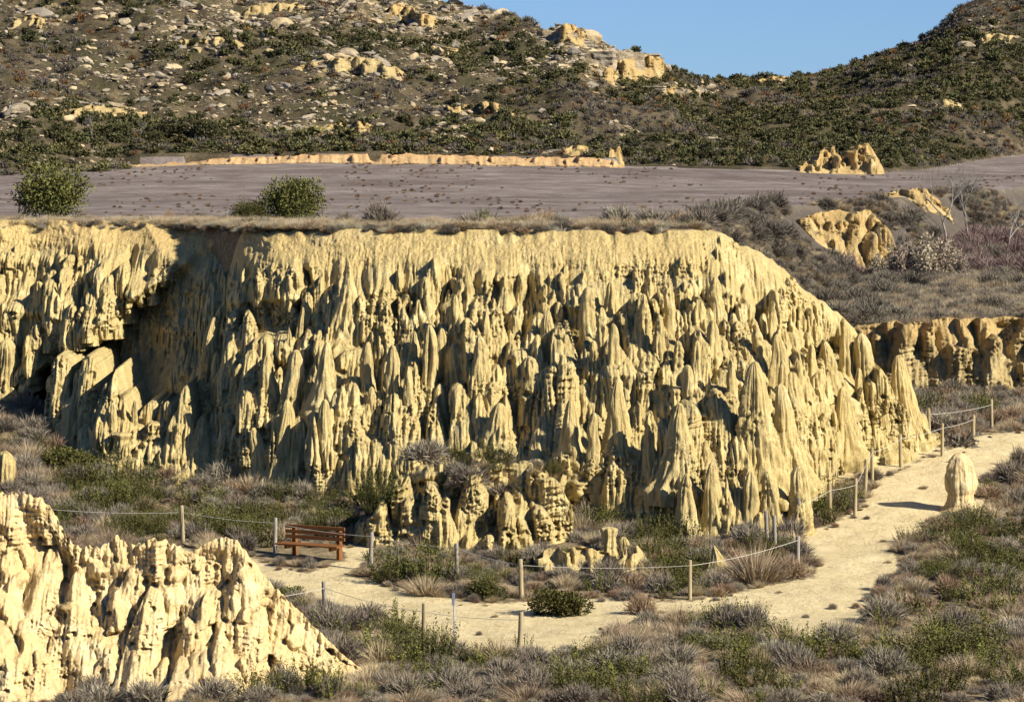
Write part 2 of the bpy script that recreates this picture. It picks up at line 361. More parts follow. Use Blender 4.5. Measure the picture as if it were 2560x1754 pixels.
def T(x, y, full=False):
    x = np.asarray(x, float); y = np.asarray(y, float)
    v = valley(x, y); pd = plat_d(x, y)
    zp = zplat(y, x) + 0.05 * n2(x * 0.3, y * 0.3, 8)
    px = 1280 + 9000 * x / np.maximum(y, 5)
    front = (px < 1760) & (y < 129)
    slope = np.where(front, 6.0, 0.85 + 3.0 * sstep(148, 128, y))
    ed = zp + np.minimum(pd + (0 if full is None else 0), 0) * slope + np.where(pd < 0, 0.35 * n2(x * 0.35, y * 0.35, 9) * sstep(0, -2, pd), 0)
    ed = np.where((px >= 1735) & (y < interp(px, TOP) + 1.0), -9, ed)
    z = np.maximum(v, ed)
    h, t = hill(x, y)
    z = np.maximum(z, h)
    if full: return z, pd, t, v
    return z

# main sheet: columns fan out from the viewpoint side, rows get wider with distance; extends well past the frame
rows = np.concatenate([np.arange(60, 78, 0.5), np.arange(78, 124, 0.2), np.arange(124, 176, 0.4), np.arange(176, 212, 0.6), np.arange(212, 304, 0.36)])
acol = np.linspace(-0.19, 0.19, 600)
GY, GA = np.meshgrid(rows, acol, indexing='ij'); GX = GA * GY
GZ, GPD, GT, GV = T(GX, GY, True)
def T_exact_to_grid():
    global TF
    R0 = rows; A0 = acol[0]; DA = acol[1] - acol[0]
    def TF(x, y):
        x = np.asarray(x, float); y = np.asarray(y, float)
        ri = np.clip(np.searchsorted(R0, y) - 1, 0, len(R0) - 2); v = np.clip((y - R0[ri]) / (R0[ri + 1] - R0[ri]), 0, 1)
        q = np.clip((x / np.maximum(y, 1) - A0) / DA, 0, len(acol) - 1.001); j = q.astype(int); u = q - j
        def s_(G): return (G[ri, j] * (1 - u) + G[ri, j + 1] * u) * (1 - v) + (G[ri + 1, j] * (1 - u) + G[ri + 1, j + 1] * u) * v
        return s_(GZ), s_(GPD), s_(GT), s_(GV)
T_exact_to_grid(); T_slow = T
def T(x, y, full=False):
    r = TF(x, y); return r if full else r[0]
_gz, _gp, _gt, _gv = GZ.tolist(), GPD.tolist(), GT.tolist(), GV.tolist(); _rl = rows.tolist()
import bisect
def zT(x, y, what=None):
    ri = min(max(bisect.bisect_right(_rl, y) - 1, 0), len(_rl) - 2); v = min(max((y - _rl[ri]) / (_rl[ri + 1] - _rl[ri]), 0), 1)
    q = min(max((x / y + 0.19) / (0.38 / 599), 0), 598.999); j = int(q); u = q - j; G = _gz if what is None else what
    return (G[ri][j] * (1 - u) + G[ri][j + 1] * u) * (1 - v) + (G[ri + 1][j] * (1 - u) + G[ri + 1][j + 1] * u) * v
# material attributes
SPX, SPY = project(GX, GY, GZ)
PATH = [(395, 1240), (560, 1262), (620, 1285), (700, 1300), (790, 1268), (775, 1240), (830, 1228), (860, 1250), (790, 1300), (870, 1330), (960, 1350), (1100, 1372), (1180, 1366), (1340, 1357), (1420, 1364), (1560, 1364), (1640, 1352), (1760, 1327), (1850, 1310),
        (1855, 1275), (1825, 1255), (1815, 1230), (1850, 1200), (1890, 1192), (1960, 1145), (1975, 1120), (1990, 1090), (2045, 1070), (2110, 1035), (2165, 1015), (2225, 985), (2420, 975), (2420, 1050),
        (2324, 1052), (2270, 1065), (2235, 1090), (2230, 1160), (2130, 1168), (2090, 1200), (2050, 1225), (2030, 1250), (2040, 1290), (1990, 1330), (1960, 1365), (1995, 1400), (1960, 1430), (1900, 1442), (1880, 1465), (1760, 1440),
        (1720, 1402), (1640, 1390), (1500, 1407), (1370, 1440), (1350, 1478), (1180, 1485), (1050, 1475), (900, 1412), (740, 1367), (620, 1337), (500, 1325), (395, 1280)]
SAND2 = [(1860, 1080), (1880, 1060), (1905, 1025), (2000, 1002), (2120, 1005), (2165, 990), (2150, 1015), (2060, 1055), (2000, 1080), (1960, 1075), (1900, 1090)]
PATH_S = [(a * D, b * D) for a, b in PATH]; SAND2_S = [(a * D, b * D) for a, b in SAND2]
def sand_at(px, py):
    m = inside(px, py, PATH_S); d = dist_poly(px, py * 1.0, PATH_S)
    k = np.clip(0.5 + np.where(m, d, -d) / 26, 0, 1)
    m2 = inside(px, py, SAND2_S); d2 = dist_poly(px, py, SAND2_S)
    return np.maximum(k, np.clip(0.5 + np.where(m2, d2, -d2) / 50, 0, 0.75))
near = (GY < 126)
sand = np.zeros_like(GX); sand[near] = sand_at(SPX[near], SPY[near])
rocky = np.zeros_like(GX)
ROCKMAP = [(120, 20, 160, 60, .55), (560, 20, 260, 60, .5), (430, 90, 220, 55, .6), (900, 40, 220, 60, .75), (980, 120, 160, 60, .5), (1290, 80, 90, 50, .95), (1380, 150, 110, 40, .95), (800, 150, 130, 50, .7),
           (250, 190, 220, 50, .45), (600, 200, 200, 60, .4), (150, 245, 150, 25, .5), (850, 235, 160, 40, .5), (1050, 250, 120, 30, .5), (720, 290, 160, 25, .6), (1000, 315, 60, 15, .6), (1560, 205, 90, 22, .7), (1700, 192, 120, 10, .7),
           (2260, 60, 80, 60, .45), (2150, 240, 90, 12, .4), (1630, 320, 60, 12, .5), (10, 330, 30, 40, .6), (1080, 30, 120, 20, .8)]
def rocky_at(px, py):
    r = np.zeros(np.shape(px))
    for cx, cy, rx, ry, k in ROCKMAP:
        q = ((px / D - cx) / rx) ** 2 + ((py / D - cy) / ry) ** 2
        r = np.maximum(r, k * np.exp(-q * 0.9))
    return r
hm = GT > 0
rocky[hm] = rocky_at(SPX[hm], SPY[hm])
V = np.stack([GX, GY, GZ], -1).reshape(-1, 3)
F = grid_faces(*GX.shape)
def fc(a): a = a.reshape(-1); return a[F].mean(1)
fy = fc(GY); fpd = fc(GPD); ft = fc(GT); fx = fc(GX); fpx = 1280 + 9000 * fx / fy
ffoot = interp(fpx, FOOT)
hidden = (fy > ffoot + 2.2) & (fpd < -0.12) & (fy < interp(fpx, TOP) - 0.5) & (fpx < 1735)      # inside the cliff's body
cls = np.where(ft > 0, 3, np.where(fpd > 0, 2, np.where(fy > 136.8, 1, 0)))
def piece(name, sel, mat, attrs, label=None):
    f = F[sel]; v, f, at_ = compact(V, f, attrs)
    o = link(name, mesh_np(name, v, f, True, at_), mat); tag(o, kind='structure'); return o
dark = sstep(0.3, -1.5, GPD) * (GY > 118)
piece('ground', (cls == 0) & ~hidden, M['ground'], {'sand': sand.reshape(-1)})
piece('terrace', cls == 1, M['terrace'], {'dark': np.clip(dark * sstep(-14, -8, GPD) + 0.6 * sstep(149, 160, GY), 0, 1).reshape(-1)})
piece('field', (cls == 2) & ~hidden, M['field'], {'soil': np.zeros(len(V))})
piece('hillside', cls == 3, M['hill'], {'rocky': rocky.reshape(-1)})
# the rest of the country around, coarse, a little lower
cx_ = np.concatenate([np.linspace(-420, -60, 30), np.linspace(-56, 56, 57), np.linspace(60, 420, 30)]); cy_ = np.concatenate([np.arange(-40, 120, 4), np.arange(120, 300, 3), np.arange(300, 420, 8)])
CY, CX = np.meshgrid(cy_, cx_, indexing='ij'); CZ = T_slow(CX, np.maximum(CY, 8)); CZ = np.where(CY < 8, interp(CY, VAL), CZ)
Vc = np.stack([CX, CY, CZ - np.where((CY > 57) & (CY < 306), 1.2, 0.1)], -1).reshape(-1, 3); Fc = grid_faces(*CX.shape)
mc = Vc[Fc].mean(1); out = (np.abs(mc[:, 0]) > 0.165 * mc[:, 1]) | (mc[:, 1] < 64) | (mc[:, 1] > 296)
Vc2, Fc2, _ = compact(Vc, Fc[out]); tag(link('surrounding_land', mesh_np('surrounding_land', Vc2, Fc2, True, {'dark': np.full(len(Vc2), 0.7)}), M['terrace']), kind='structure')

# ------------------------------------------------------------------ single pinnacles as round meshes with rills
def spire_mesh(R, H, style, seed, ell=1.0, lean=(0, 0), skirt=0.7, fine=1.0):
    n = int(np.clip(2 * math.pi * R / (0.042 * fine), 26, 96)); m = int(np.clip((H + skirt) / (0.055 * fine), 18, 84))
    u = np.linspace(-skirt / H, 1, m); u = np.where(u > 0, 1 - (1 - np.clip(u, 0, 1)) ** 1.25, u)
    th = np.linspace(0, 2 * np.pi, n, endpoint=False)
    U, TH = np.meshgrid(u, th, indexing='ij'); Uc = np.clip(U, 0, 1)
    if style == 'b': r = (1 - Uc ** 7) ** 0.5 * (0.62 + 0.38 * (1 - Uc) ** 0.8)
    elif style == 'p': r = (1 - Uc ** 2) ** 0.9 * (1 - 0.45 * Uc)
    elif style == 'w': r = (1 - Uc ** 8) ** 0.5 * (0.36 + 0.64 * (1 - Uc) ** 1.15)
    elif style == 'k': r = (1 - Uc ** 7) ** 0.5 * (0.80 + 0.20 * (1 - Uc))
    elif style == 'c': r = np.interp(Uc, [0, .3, .55, .72, .82, .9, .97, 1], [1, .8, .66, .62, .80, .92, .86, 0])
    elif style == 'h': r = np.interp(Uc, [0, .05, .12, .22, .30, .38, .48, .62, .74, .84, .92, .97, 1], [1.85, 1.4, 1.02, .84, .82, .96, 1.04, 1.0, .92, .78, .58, .36, 0])
    r = r * (1 + 0.25 * np.exp(-np.maximum(U, -0.2) * 7) * (style != 'h'))
    sx, sy = seed * 7.3 % 97, seed * 3.7 % 89
    zz = U * H
    wob = 0.16 * R
    ccx = lean[0] * Uc + wob * n2(zz * 0.9 / max(R * 2, .3) + sx, sy) * sstep(0, .15, Uc); ccy = lean[1] * Uc + wob * n2(zz * 0.9 / max(R * 2, .3) + sy, sx + 5)
    cx, cy = np.cos(TH), np.sin(TH)
    X = cx * r * R; Y = cy * r * R * ell
    k = min(1.0, 0.5 / max(R, .15))
    d = 0.26 * R * n3(cx * 1.5 + sx, cy * 1.5 + sy, zz * 0.55 / R * .5, 1)
    d = d + (0.05 if style == 'h' else 0.15) * R * (0.45 - 2 * np.abs(n3((X + sx) * 3.4 * k ** .5, (Y + sy) * 3.4 * k ** .5, zz * 0.30, 2)))
    rill = (0.5 - 2.2 * np.abs(n3(cx * R * 8 + sx, cy * R * 8 + sy, zz * 0.5, 3))) * (0.4 if style == 'h' else 1)
    d = d + (0.075 * rill + 0.03 * (0.4 - 2 * np.abs(n3(cx * R * 13 + sx, cy * R * 13 + sy, zz * 0.8, 7)))) * min(1, R / .3 + .35)
    d = d + (style != 'h') * sstep(.05, .4, n3(X * .9 + sx, Y * .9, zz * .7, 8)) * 0.11 * (np.abs(n3((X + sx) * 6, (Y + sy) * 6, zz * 7, 9)) * -2 + .3)
    d = d + 0.060 * R ** .5 * n3((X + sx) * 5, (Y + sy) * 5, zz * 4, 4) + 0.018 * n3((X + sx) * 15, (Y + sy) * 15, zz * 8, 5)
    f = 1 + d / R * np.where(r > 0.02, 1, 0)
    if style in 'cl': f = f + 0.06 * np.sign(np.sin(zz * 11 + 3 * n2(zz, sx)))
    X = X * f + ccx; Y = Y * f + ccy
    Z = zz + 0.10 * R * n3(X * 4 + sx, Y * 4 + sy, 0.5, 6) * (Uc > 0.6) * (1 + 1.5 * (style == 'k'))
    Vv = np.stack([X, Y, Z], -1).reshape(-1, 3)
    i = np.arange(m - 1)[:, None] * n + np.arange(n)[None, :]; j = np.arange(m - 1)[:, None] * n + (np.arange(n)[None, :] + 1) % n
    Ff = np.stack([i, j, j + n, i + n], -1).reshape(-1, 4)
    return mesh_np('rock_spire', Vv, Ff, True, {'soil': np.zeros(len(Vv))})
def zL(x, y): return x / 2.5822, y / 2.5822 + 550
def zC(x, y): return x / 2.5822 + 850, y / 2.5822 + 550
def zR(x, y): return x / 2.5822 + 1660, y / 2.5822 + 550
def zl(x, y): return x / 2.5822, y / 2.5822 + 1154
def zc(x, y): return x / 2.5822 + 850, y / 2.5822 + 1154
def zr(x, y): return x / 2.5822 + 1660, y / 2.5822 + 1154
def hit(px, py, zf, d0, d1, step=0.04):
    ax, az = ray(px, py); d = d0
    while d < d1:
        if zf(ax * d, d) >= EYE + az * d: return d
        d += step
    return None
SP_L = [(720, 862, 600, 1240, 105, 'k'), (1125, 925, 1085, 1190, 90, 'b'), (1030, 952, 1010, 1180, 60, 'b'), (860, 990, 850, 1090, 26, 'p'), (730, 1170, 730, 1350, 46, 'b'), (800, 1175, 800, 1365, 40, 'k'), (870, 1162, 865, 1375, 50, 'b'),
        (960, 1175, 960, 1320, 44, 'k'), (1080, 1165, 1080, 1360, 66, 'k'), (1185, 1170, 1180, 1300, 34, 'p'), (785, 1070, 790, 1190, 48, 'b'), (1370, 632, 1335, 1290, 200, 'w'), (1352, 540, 1345, 700, 40, 'b'), (1400, 850, 1395, 1290, 100, 'b'),
        (1545, 925, 1505, 1200, 80, 'b'), (1300, 1212, 1295, 1360, 70, 'k'), (1725, 862, 1700, 1260, 95, 'k'), (1920, 840, 1860, 1250, 120, 'k'), (1985, 1040, 1970, 1230, 60, 'p'), (1850, 1160, 1830, 1640, 200, 'w'), (2095, 1152, 2090, 1560, 105, 'b'),
        (2205, 1105, 2195, 1400, 80, 'b'), (2110, 785, 2095, 1180, 170, 'w'), (2055, 715, 2050, 880, 60, 'b'), (1990, 545, 1970, 720, 50, 'b'), (1955, 560, 1930, 780, 44, 'b'), (1865, 685, 1870, 850, 50, 'p'), (2245, 335, 2210, 740, 170, 'w'),
        (2060, 372, 2035, 700, 70, 'b'), (1770, 485, 1765, 560, 36, 'p'), (860, 815, 855, 1190, 110, 'b'), (950, 835, 950, 1130, 60, 'b'), (1010, 640, 1010, 930, 70, 'b'), (790, 665, 780, 930, 90, 'b'), (555, 880, 540, 1230, 90, 'k'), (1090, 700, 1080, 980, 60, 'b'),
        (1230, 690, 1225, 900, 50, 'b'), (1180, 800, 1175, 1100, 80, 'b'), (1240, 960, 1235, 1230, 70, 'b'), (250, 395, 270, 700, 90, 'k'), (220, 480, 210, 640, 50, 'b'), (395, 400, 390, 560, 50, 'k'), (470, 560, 450, 700, 56, 'b'), (560, 400, 560, 560, 44, 'b'),
        (380, 760, 350, 1120, 160, 'k'), (200, 740, 180, 950, 110, 'k'), (60, 1065, 70, 1190, 90, 'b'), (40, 770, 30, 1080, 150, 'k'), (100, 560, 90, 760, 80, 'b'), (30, 600, 40, 760, 70, 'k'), (670, 470, 665, 600, 36, 'p'), (600, 540, 590, 640, 40, 'b'),
        (390, 1000, 380, 1250, 100, 'b'), (470, 1220, 470, 1300, 30, 'p'), (720, 540, 710, 640, 44, 'k'), (1150, 1310, 1120, 1549, 90, 'c'), (980, 1320, 970, 1500, 80, 'c'), (780, 1370, 790, 1530, 130, 'c'), (420, 1300, 410, 1380, 56, 'k'), (590, 1335, 600, 1420, 50, 'p'),
        (1640, 1340, 1690, 1640, 170, 'w'), (1500, 400, 1490, 640, 80, 'b'), (1600, 380, 1590, 560, 60, 'k'), (1660, 380, 1650, 600, 50, 'b'), (1420, 980, 1400, 1350, 110, 'k'), (1640, 770, 1630, 950, 70, 'b'), (1740, 990, 1790, 1260, 90, 'k')]
SP_C = [(60, 268, 70, 740, 150, 'w'), (130, 488, 125, 830, 85, 'b'), (175, 785, 165, 1215, 105, 'b'), (340, 805, 340, 1290, 110, 'b'), (440, 945, 450, 1270, 70, 'b'), (205, 1075, 200, 1340, 70, 'b'), (255, 1165, 255, 1345, 44, 'k'), (510, 518, 505, 720, 70, 'b'),
        (345, 635, 340, 830, 70, 'k'), (375, 330, 375, 470, 50, 'b'), (580, 670, 570, 1230, 130, 'b'), (480, 715, 480, 1060, 80, 'b'), (660, 700, 650, 1050, 90, 'b'), (735, 798, 770, 1140, 220, 'w'), (690, 955, 700, 1190, 80, 'b'), (640, 1055, 650, 1400, 190, 'w'),
        (1030, 1180, 1020, 1440, 220, 'w'), (1190, 1165, 1195, 1290, 90, 'b'), (1230, 1358, 1230, 1450, 60, 'c'), (905, 745, 925, 1110, 190, 'w'), (940, 585, 940, 790, 56, 'b'), (990, 640, 985, 790, 50, 'b'), (1100, 795, 1105, 1040, 110, 'b'), (1130, 615, 1130, 800, 80, 'b'),
        (745, 482, 735, 760, 80, 'b'), (795, 285, 800, 500, 150, 'w'), (870, 560, 860, 700, 60, 'b'), (1190, 765, 1195, 950, 60, 'b'), (1270, 735, 1265, 960, 80, 'b'), (1270, 885, 1262, 1270, 110, 'b'), (1380, 945, 1385, 1280, 145, 'b'), (1500, 965, 1500, 1200, 80, 'b'),
        (1440, 865, 1440, 1030, 70, 'b'), (1460, 738, 1460, 900, 70, 'b'), (1380, 815, 1380, 920, 46, 'b'), (1340, 580, 1345, 850, 150, 'w'), (1600, 430, 1610, 820, 115, 'k'), (1690, 560, 1700, 880, 80, 'b'), (1765, 665, 1770, 940, 75, 'b'), (1640, 775, 1640, 930, 60, 'b'),
        (1670, 893, 1670, 1060, 90, 'b'), (1500, 1163, 1505, 1600, 190, 'w'), (1800, 1040, 1790, 1640, 230, 'w'), (1960, 1075, 1960, 1280, 110, 'c'), (2000, 1230, 2010, 1640, 110, 'b'), (2180, 1088, 2170, 1240, 110, 'c'), (2195, 1180, 2180, 1640, 210, 'w'),
        (2000, 905, 2000, 1100, 110, 'b'), (2240, 935, 2245, 1160, 90, 'b'), (1850, 590, 1855, 830, 64, 'p'), (1965, 475, 1970, 860, 85, 'b'), (2060, 610, 2060, 940, 95, 'b'), (2120, 395, 2130, 740, 70, 'k'), (2190, 785, 2190, 980, 80, 'b'), (2270, 685, 2270, 920, 66, 'b'),
        (2300, 525, 2300, 710, 56, 'b'), (1900, 465, 1895, 740, 60, 'k'), (1420, 530, 1420, 700, 70, 'k'), (1750, 400, 1740, 600, 60, 'k'), (1170, 340, 1165, 500, 70, 'k'), (610, 250, 610, 440, 60, 'b'), (420, 480, 400, 640, 80, 'k'), (700, 290, 690, 420, 50, 'b'), (1640, 1240, 1640, 1560, 80, 'k'), (1560, 1080, 1570, 1340, 90, 'k'), (1700, 1000, 1710, 1150, 90, 'c')]
SP_R = [(190, 528, 190, 730, 60, 'b'), (260, 515, 265, 700, 44, 'b'), (330, 365, 345, 740, 150, 'w'), (30, 395, 45, 740, 70, 'k'), (310, 645, 320, 990, 110, 'b'), (170, 675, 175, 930, 70, 'b'), (215, 775, 215, 1020, 66, 'b'), (90, 775, 95, 1020, 80, 'b'), (155, 935, 150, 1200, 84, 'b'),
        (430, 895, 440, 1210, 75, 'b'), (500, 870, 500, 1060, 60, 'k'), (600, 695, 610, 980, 95, 'b'), (640, 600, 645, 780, 60, 'b'), (735, 735, 745, 1120, 170, 'w'), (700, 590, 710, 840, 60, 'k'), (602, 912, 600, 1640, 330, 'w'), (750, 1055, 800, 1600, 230, 'w'), (765, 905, 775, 1200, 75, 'b'),
        (870, 903, 870, 1240, 66, 'k'), (950, 798, 955, 1120, 78, 'b'), (960, 575, 965, 840, 90, 'b'), (1045, 785, 1070, 1110, 180, 'w'), (1120, 612, 1130, 850, 84, 'b'), (1165, 655, 1180, 990, 90, 'b'), (1275, 730, 1300, 1080, 150, 'b'), (1030, 535, 1040, 670, 66, 'b'),
        (1255, 955, 1255, 1170, 60, 'b'), (1150, 1075, 1180, 1460, 190, 'w'), (1370, 1060, 1400, 1440, 230, 'w'), (1510, 868, 1590, 1420, 230, 'w'), (1520, 1228, 1520, 1430, 64, 'b'), (1660, 1250, 1670, 1435, 96, 'k'), (290, 985, 290, 1170, 50, 'p'), (300, 1115, 330, 1310, 90, 'b'),
        (440, 1155, 440, 1310, 70, 'b'), (540, 935, 540, 1120, 44, 'b'), (960, 1245, 970, 1450, 100, 'b'), (1100, 1365, 1110, 1520, 80, 'b'), (880, 1095, 890, 1290, 60, 'b'), (930, 1005, 935, 1150, 54, 'b'), (265, 1412, 290, 1600, 100, 'p'), (870, 1290, 880, 1500, 90, 'b'), (450, 600, 455, 800, 70, 'b'),
        (540, 520, 550, 760, 70, 'k'), (820, 500, 830, 640, 60, 'b'), (760, 440, 760, 560, 60, 'b'), (880, 560, 890, 700, 56, 'b'), (420, 470, 420, 620, 66, 'k'), (230, 420, 240, 540, 50, 'b'), (140, 400, 145, 540, 44, 'k'), (1310, 1280, 1310, 1430, 60, 'b')]
SP_c = [(1780, 60, 1775, 330, 90, 'k'), (1735, 50, 1740, 220, 36, 'b'), (2040, 72, 2030, 380, 180, 'w'), (1960, 150, 1965, 380, 90, 'p'), (2250, 78, 2270, 400, 80, 'p'), (2185, 165, 2185, 390, 50, 'b'), (1870, 0, 1875, 290, 90, 'k')]
SP_r = [(140, 78, 150, 500, 180, 'w'), (50, 120, 40, 380, 80, 'b'), (310, 0, 330, 490, 190, 'w'), (250, 60, 240, 230, 60, 'k'), (400, 85, 430, 480, 90, 'p'), (560, 60, 560, 460, 110, 'b'), (680, 60, 700, 480, 220, 'w'), (240, 405, 230, 500, 60, 'p'), (490, 160, 490, 470, 70, 'b'), (690, 270, 690, 480, 90, 'b'), (620, 330, 620, 500, 80, 'b'), (870, 28, 880, 470, 170, 'b')]
spires = [zL(a, b) + zL(c, d) + (w_ / 2.5822, s_) for a, b, c, d, w_, s_ in SP_L] + [zC(a, b) + zC(c, d) + (w_ / 2.5822, s_) for a, b, c, d, w_, s_ in SP_C] + [zR(a, b) + zR(c, d) + (w_ / 2.5822, s_) for a, b, c, d, w_, s_ in SP_R] \
    + [zc(a, b) + zc(c, d) + (w_ / 2.5822, s_) for a, b, c, d, w_, s_ in SP_c] + [zr(a, b) + zr(c, d) + (w_ / 2.5822, s_) for a, b, c, d, w_, s_ in SP_r]

# ------------------------------------------------------------------ eroded faces: dense sheets laid over (x, height), pushed in and out in depth
def PR_(u, st):
    u = np.clip(u, 0, 1)
    if st == 'b': return np.sqrt(1 - u ** 7) * (0.62 + 0.38 * (1 - u) ** 0.8)
    if st == 'w': return np.sqrt(1 - u ** 8) * (0.36 + 0.64 * (1 - u) ** 1.15)
    if st == 'p': return (1 - u ** 2) ** 0.8 * (1 - 0.35 * u)
    if st == 'k': return np.sqrt(1 - u ** 9) * (0.80 + 0.20 * (1 - u))
    return np.interp(u, [0, .3, .55, .72, .82, .9, .97, 1], [1, .8, .66, .62, .80, .92, .86, 0.2])
class Sheet:
    def __init__(s, x0, x1, res, zlo, zhi, yprof, rows):
        s.x0, s.res = x0, res; s.xs = np.arange(x0, x1, res); s.lo = zlo(s.xs); s.hi = zhi(s.xs)
        s.V = np.linspace(0, 1, rows); s.X = np.broadcast_to(s.xs[None, :], (rows, len(s.xs))).copy(); s.Z = s.lo[None, :] + s.V[:, None] * (s.hi - s.lo)[None, :]
        s.S = s.V[:, None] + 0 * s.X; s.Y = yprof(s.X, s.Z); s.B = s.Y.copy(); s.rows = rows
    def look(s, x, z, G=None):
        G = s.B if G is None else G; j = int((x - s.x0) / s.res)
        if j < 0 or j >= len(s.xs): return None
        v = (z - s.lo[j]) / (s.hi[j] - s.lo[j])
        if v > 1: return None
        return G[int(max(v, 0) * (s.rows - 1)), j]
    def hit(s, px, py, d0, d1, step=.04):
        ax, az = ray(px, py); d = d0
        while d < d1:
            x = ax * d; z = EYE + az * d; y = s.look(x, z)
            if y is not None and d >= y: return d
            if z <= zT(x, d, _gv) - .02: return d
            d += step
        return None
    def stamp(s, xc, zt, zb, R, yax, st, seed, ell=1.0, lean=0.0, tent=0.0, back=0.0):
        H = max(zt - zb, .15); pad = R * 1.5 + abs(lean); j0 = max(int((xc - pad - s.x0) / s.res), 0); j1 = min(int((xc + pad - s.x0) / s.res) + 1, len(s.xs))
        if j1 - j0 < 2: return
        Z = s.Z[:, j0:j1]; X = s.X[:, j0:j1]; u = (Z - zb) / H; m = (u < 1) & (u > -0.8)
        if not m.any(): return
        i0, i1 = np.where(m.any(1))[0][[0, -1]]; Z, X, u, m = Z[i0:i1 + 1], X[i0:i1 + 1], u[i0:i1 + 1], m[i0:i1 + 1]
        a = seed * 2.39
        r = R * PR_(u, st) * (1 + 0.10 * np.sin(u * 4 + a) + 0.05 * np.sin(u * 9 + 2 * a)) * (1 + .12 * np.clip(-u, 0, 1))
        cx = xc + lean * np.clip(u, 0, 1) + 0.18 * R * np.sin(u * 4 + a)
        q = (X - cx) / np.maximum(r, 1e-3); q = q + 0.14 * np.sin(q * 9 + a + 2 * u) * (st != 'k') * .5
        fr = yax - ell * r * ((1 - tent) * np.sqrt(np.clip(1 - q * q, 0, 1)) + tent * 1.25 * np.clip(1 - np.abs(q - .3 * np.sin(a)), 0, 1))
        fr = fr + back * np.clip(u, 0, 1)
        fr = np.where(m & (np.abs(q) < 1), fr, 1e9)
        s.Y[i0:i1 + 1, j0:j1] = np.minimum(s.Y[i0:i1 + 1, j0:j1], fr)
    def relief(s, seed, A, rill=1.0, crum=1.0, strata=0.0, k=1.0):
        X, Z = s.X * k, s.Z * k
        w1 = 0.35 * n2(X * 1.3, Z * 0.8, seed)
        s.Y += A * rill * (-0.075 * np.abs(n2(X * 5.0 + w1, Z * 0.55, seed + 1)) * 2 - 0.062 * np.abs(n2(X * 9.5 + w1 * 2, Z * 1.0, seed + 2)) * 2 - 0.034 * np.abs(n2(X * 17 + w1, Z * 1.8, seed + 3)) * 2)
        s.Y -= A * 0.12 * n2(X * 2.1, Z * 0.8, seed + 4)
        cm = sstep(0.05, 0.40, n2(X * 0.55, Z * 1.1, seed + 5) + .15 * n2(X * 2, Z * 3, seed + 6)) * A * crum
        s.Y += cm * (0.12 * np.abs(n2(X * 4.5, Z * 5.5, seed + 7)) * 2 + 0.12 * np.abs(n2(X * 10, Z * 10, seed + 8)) * 2 - .08)
        s.Y += A * crum * 0.02 * n2(X * 22, Z * 22, seed + 9)
        lay = Z * 3.2 + 0.6 * n2(X * .7, Z * .4, seed + 10)
        st_ = sstep(.1, .5, n2(X * .5 + 7, Z * .5, seed + 11) + strata - .3) * A
        s.Y += st_ * (0.11 * np.abs(n2(X * .9, lay * 2.0, seed + 12)) * 2 + .05 * n2(X * 2.5, lay * 5, seed + 13))
    def holes(s, n, seed, rmin, rmax, depth, sel):
        r = np.random.default_rng(seed)
        for _ in range(n):
            j = r.integers(4, len(s.xs) - 4); i = r.integers(3, s.rows - 4)
            if not sel[i, j]: continue
            R = r.uniform(rmin, rmax); el = r.uniform(.5, 1.3); wj = int(R * 1.5 / s.res) + 1; j0, j1 = max(j - wj, 0), min(j + wj + 1, len(s.xs))
            dz = (s.Z[:, j0:j1] - s.Z[i, j]) / el; rr_ = np.hypot(s.X[:, j0:j1] - s.xs[j], dz) / R
            s.Y[:, j0:j1] += np.where(rr_ < 1.2, np.clip(1.2 - rr_ ** 2, 0, .8) * R * depth, 0)
    def build(s, name, mat, caprows, soil=None, keep=None, clipx=None):
        """caprows: list of (dy, dz) added behind the top edge"""
        X, Y, Z = s.X, s.Y, s.Z; so = np.zeros_like(X) if soil is None else soil
        Xs, Ys, Zs, Ss = [X], [Y], [Z], [so]
        for dy, dz in caprows:
            Xs.append(X[-1:] * 1.0); Ys.append(Y[-1:] + dy); Zs.append(Z[-1:] + dz); Ss.append(so[-1:])
        X, Y, Z, so = [np.concatenate(a, 0) for a in (Xs, Ys, Zs, Ss)]
        Vv = np.stack([X, Y, Z], -1).reshape(-1, 3); Ff = grid_faces(*X.shape)
        if keep is not None:
            kk = np.concatenate([keep, np.repeat(keep[-1:], len(caprows), 0)], 0).reshape(-1); Ff = Ff[kk[Ff].all(1)]
        Vv, Ff, aa = compact(Vv, Ff, {'soil': so.reshape(-1)})
        return link(name, mesh_np(name, Vv, Ff, True, aa), mat)

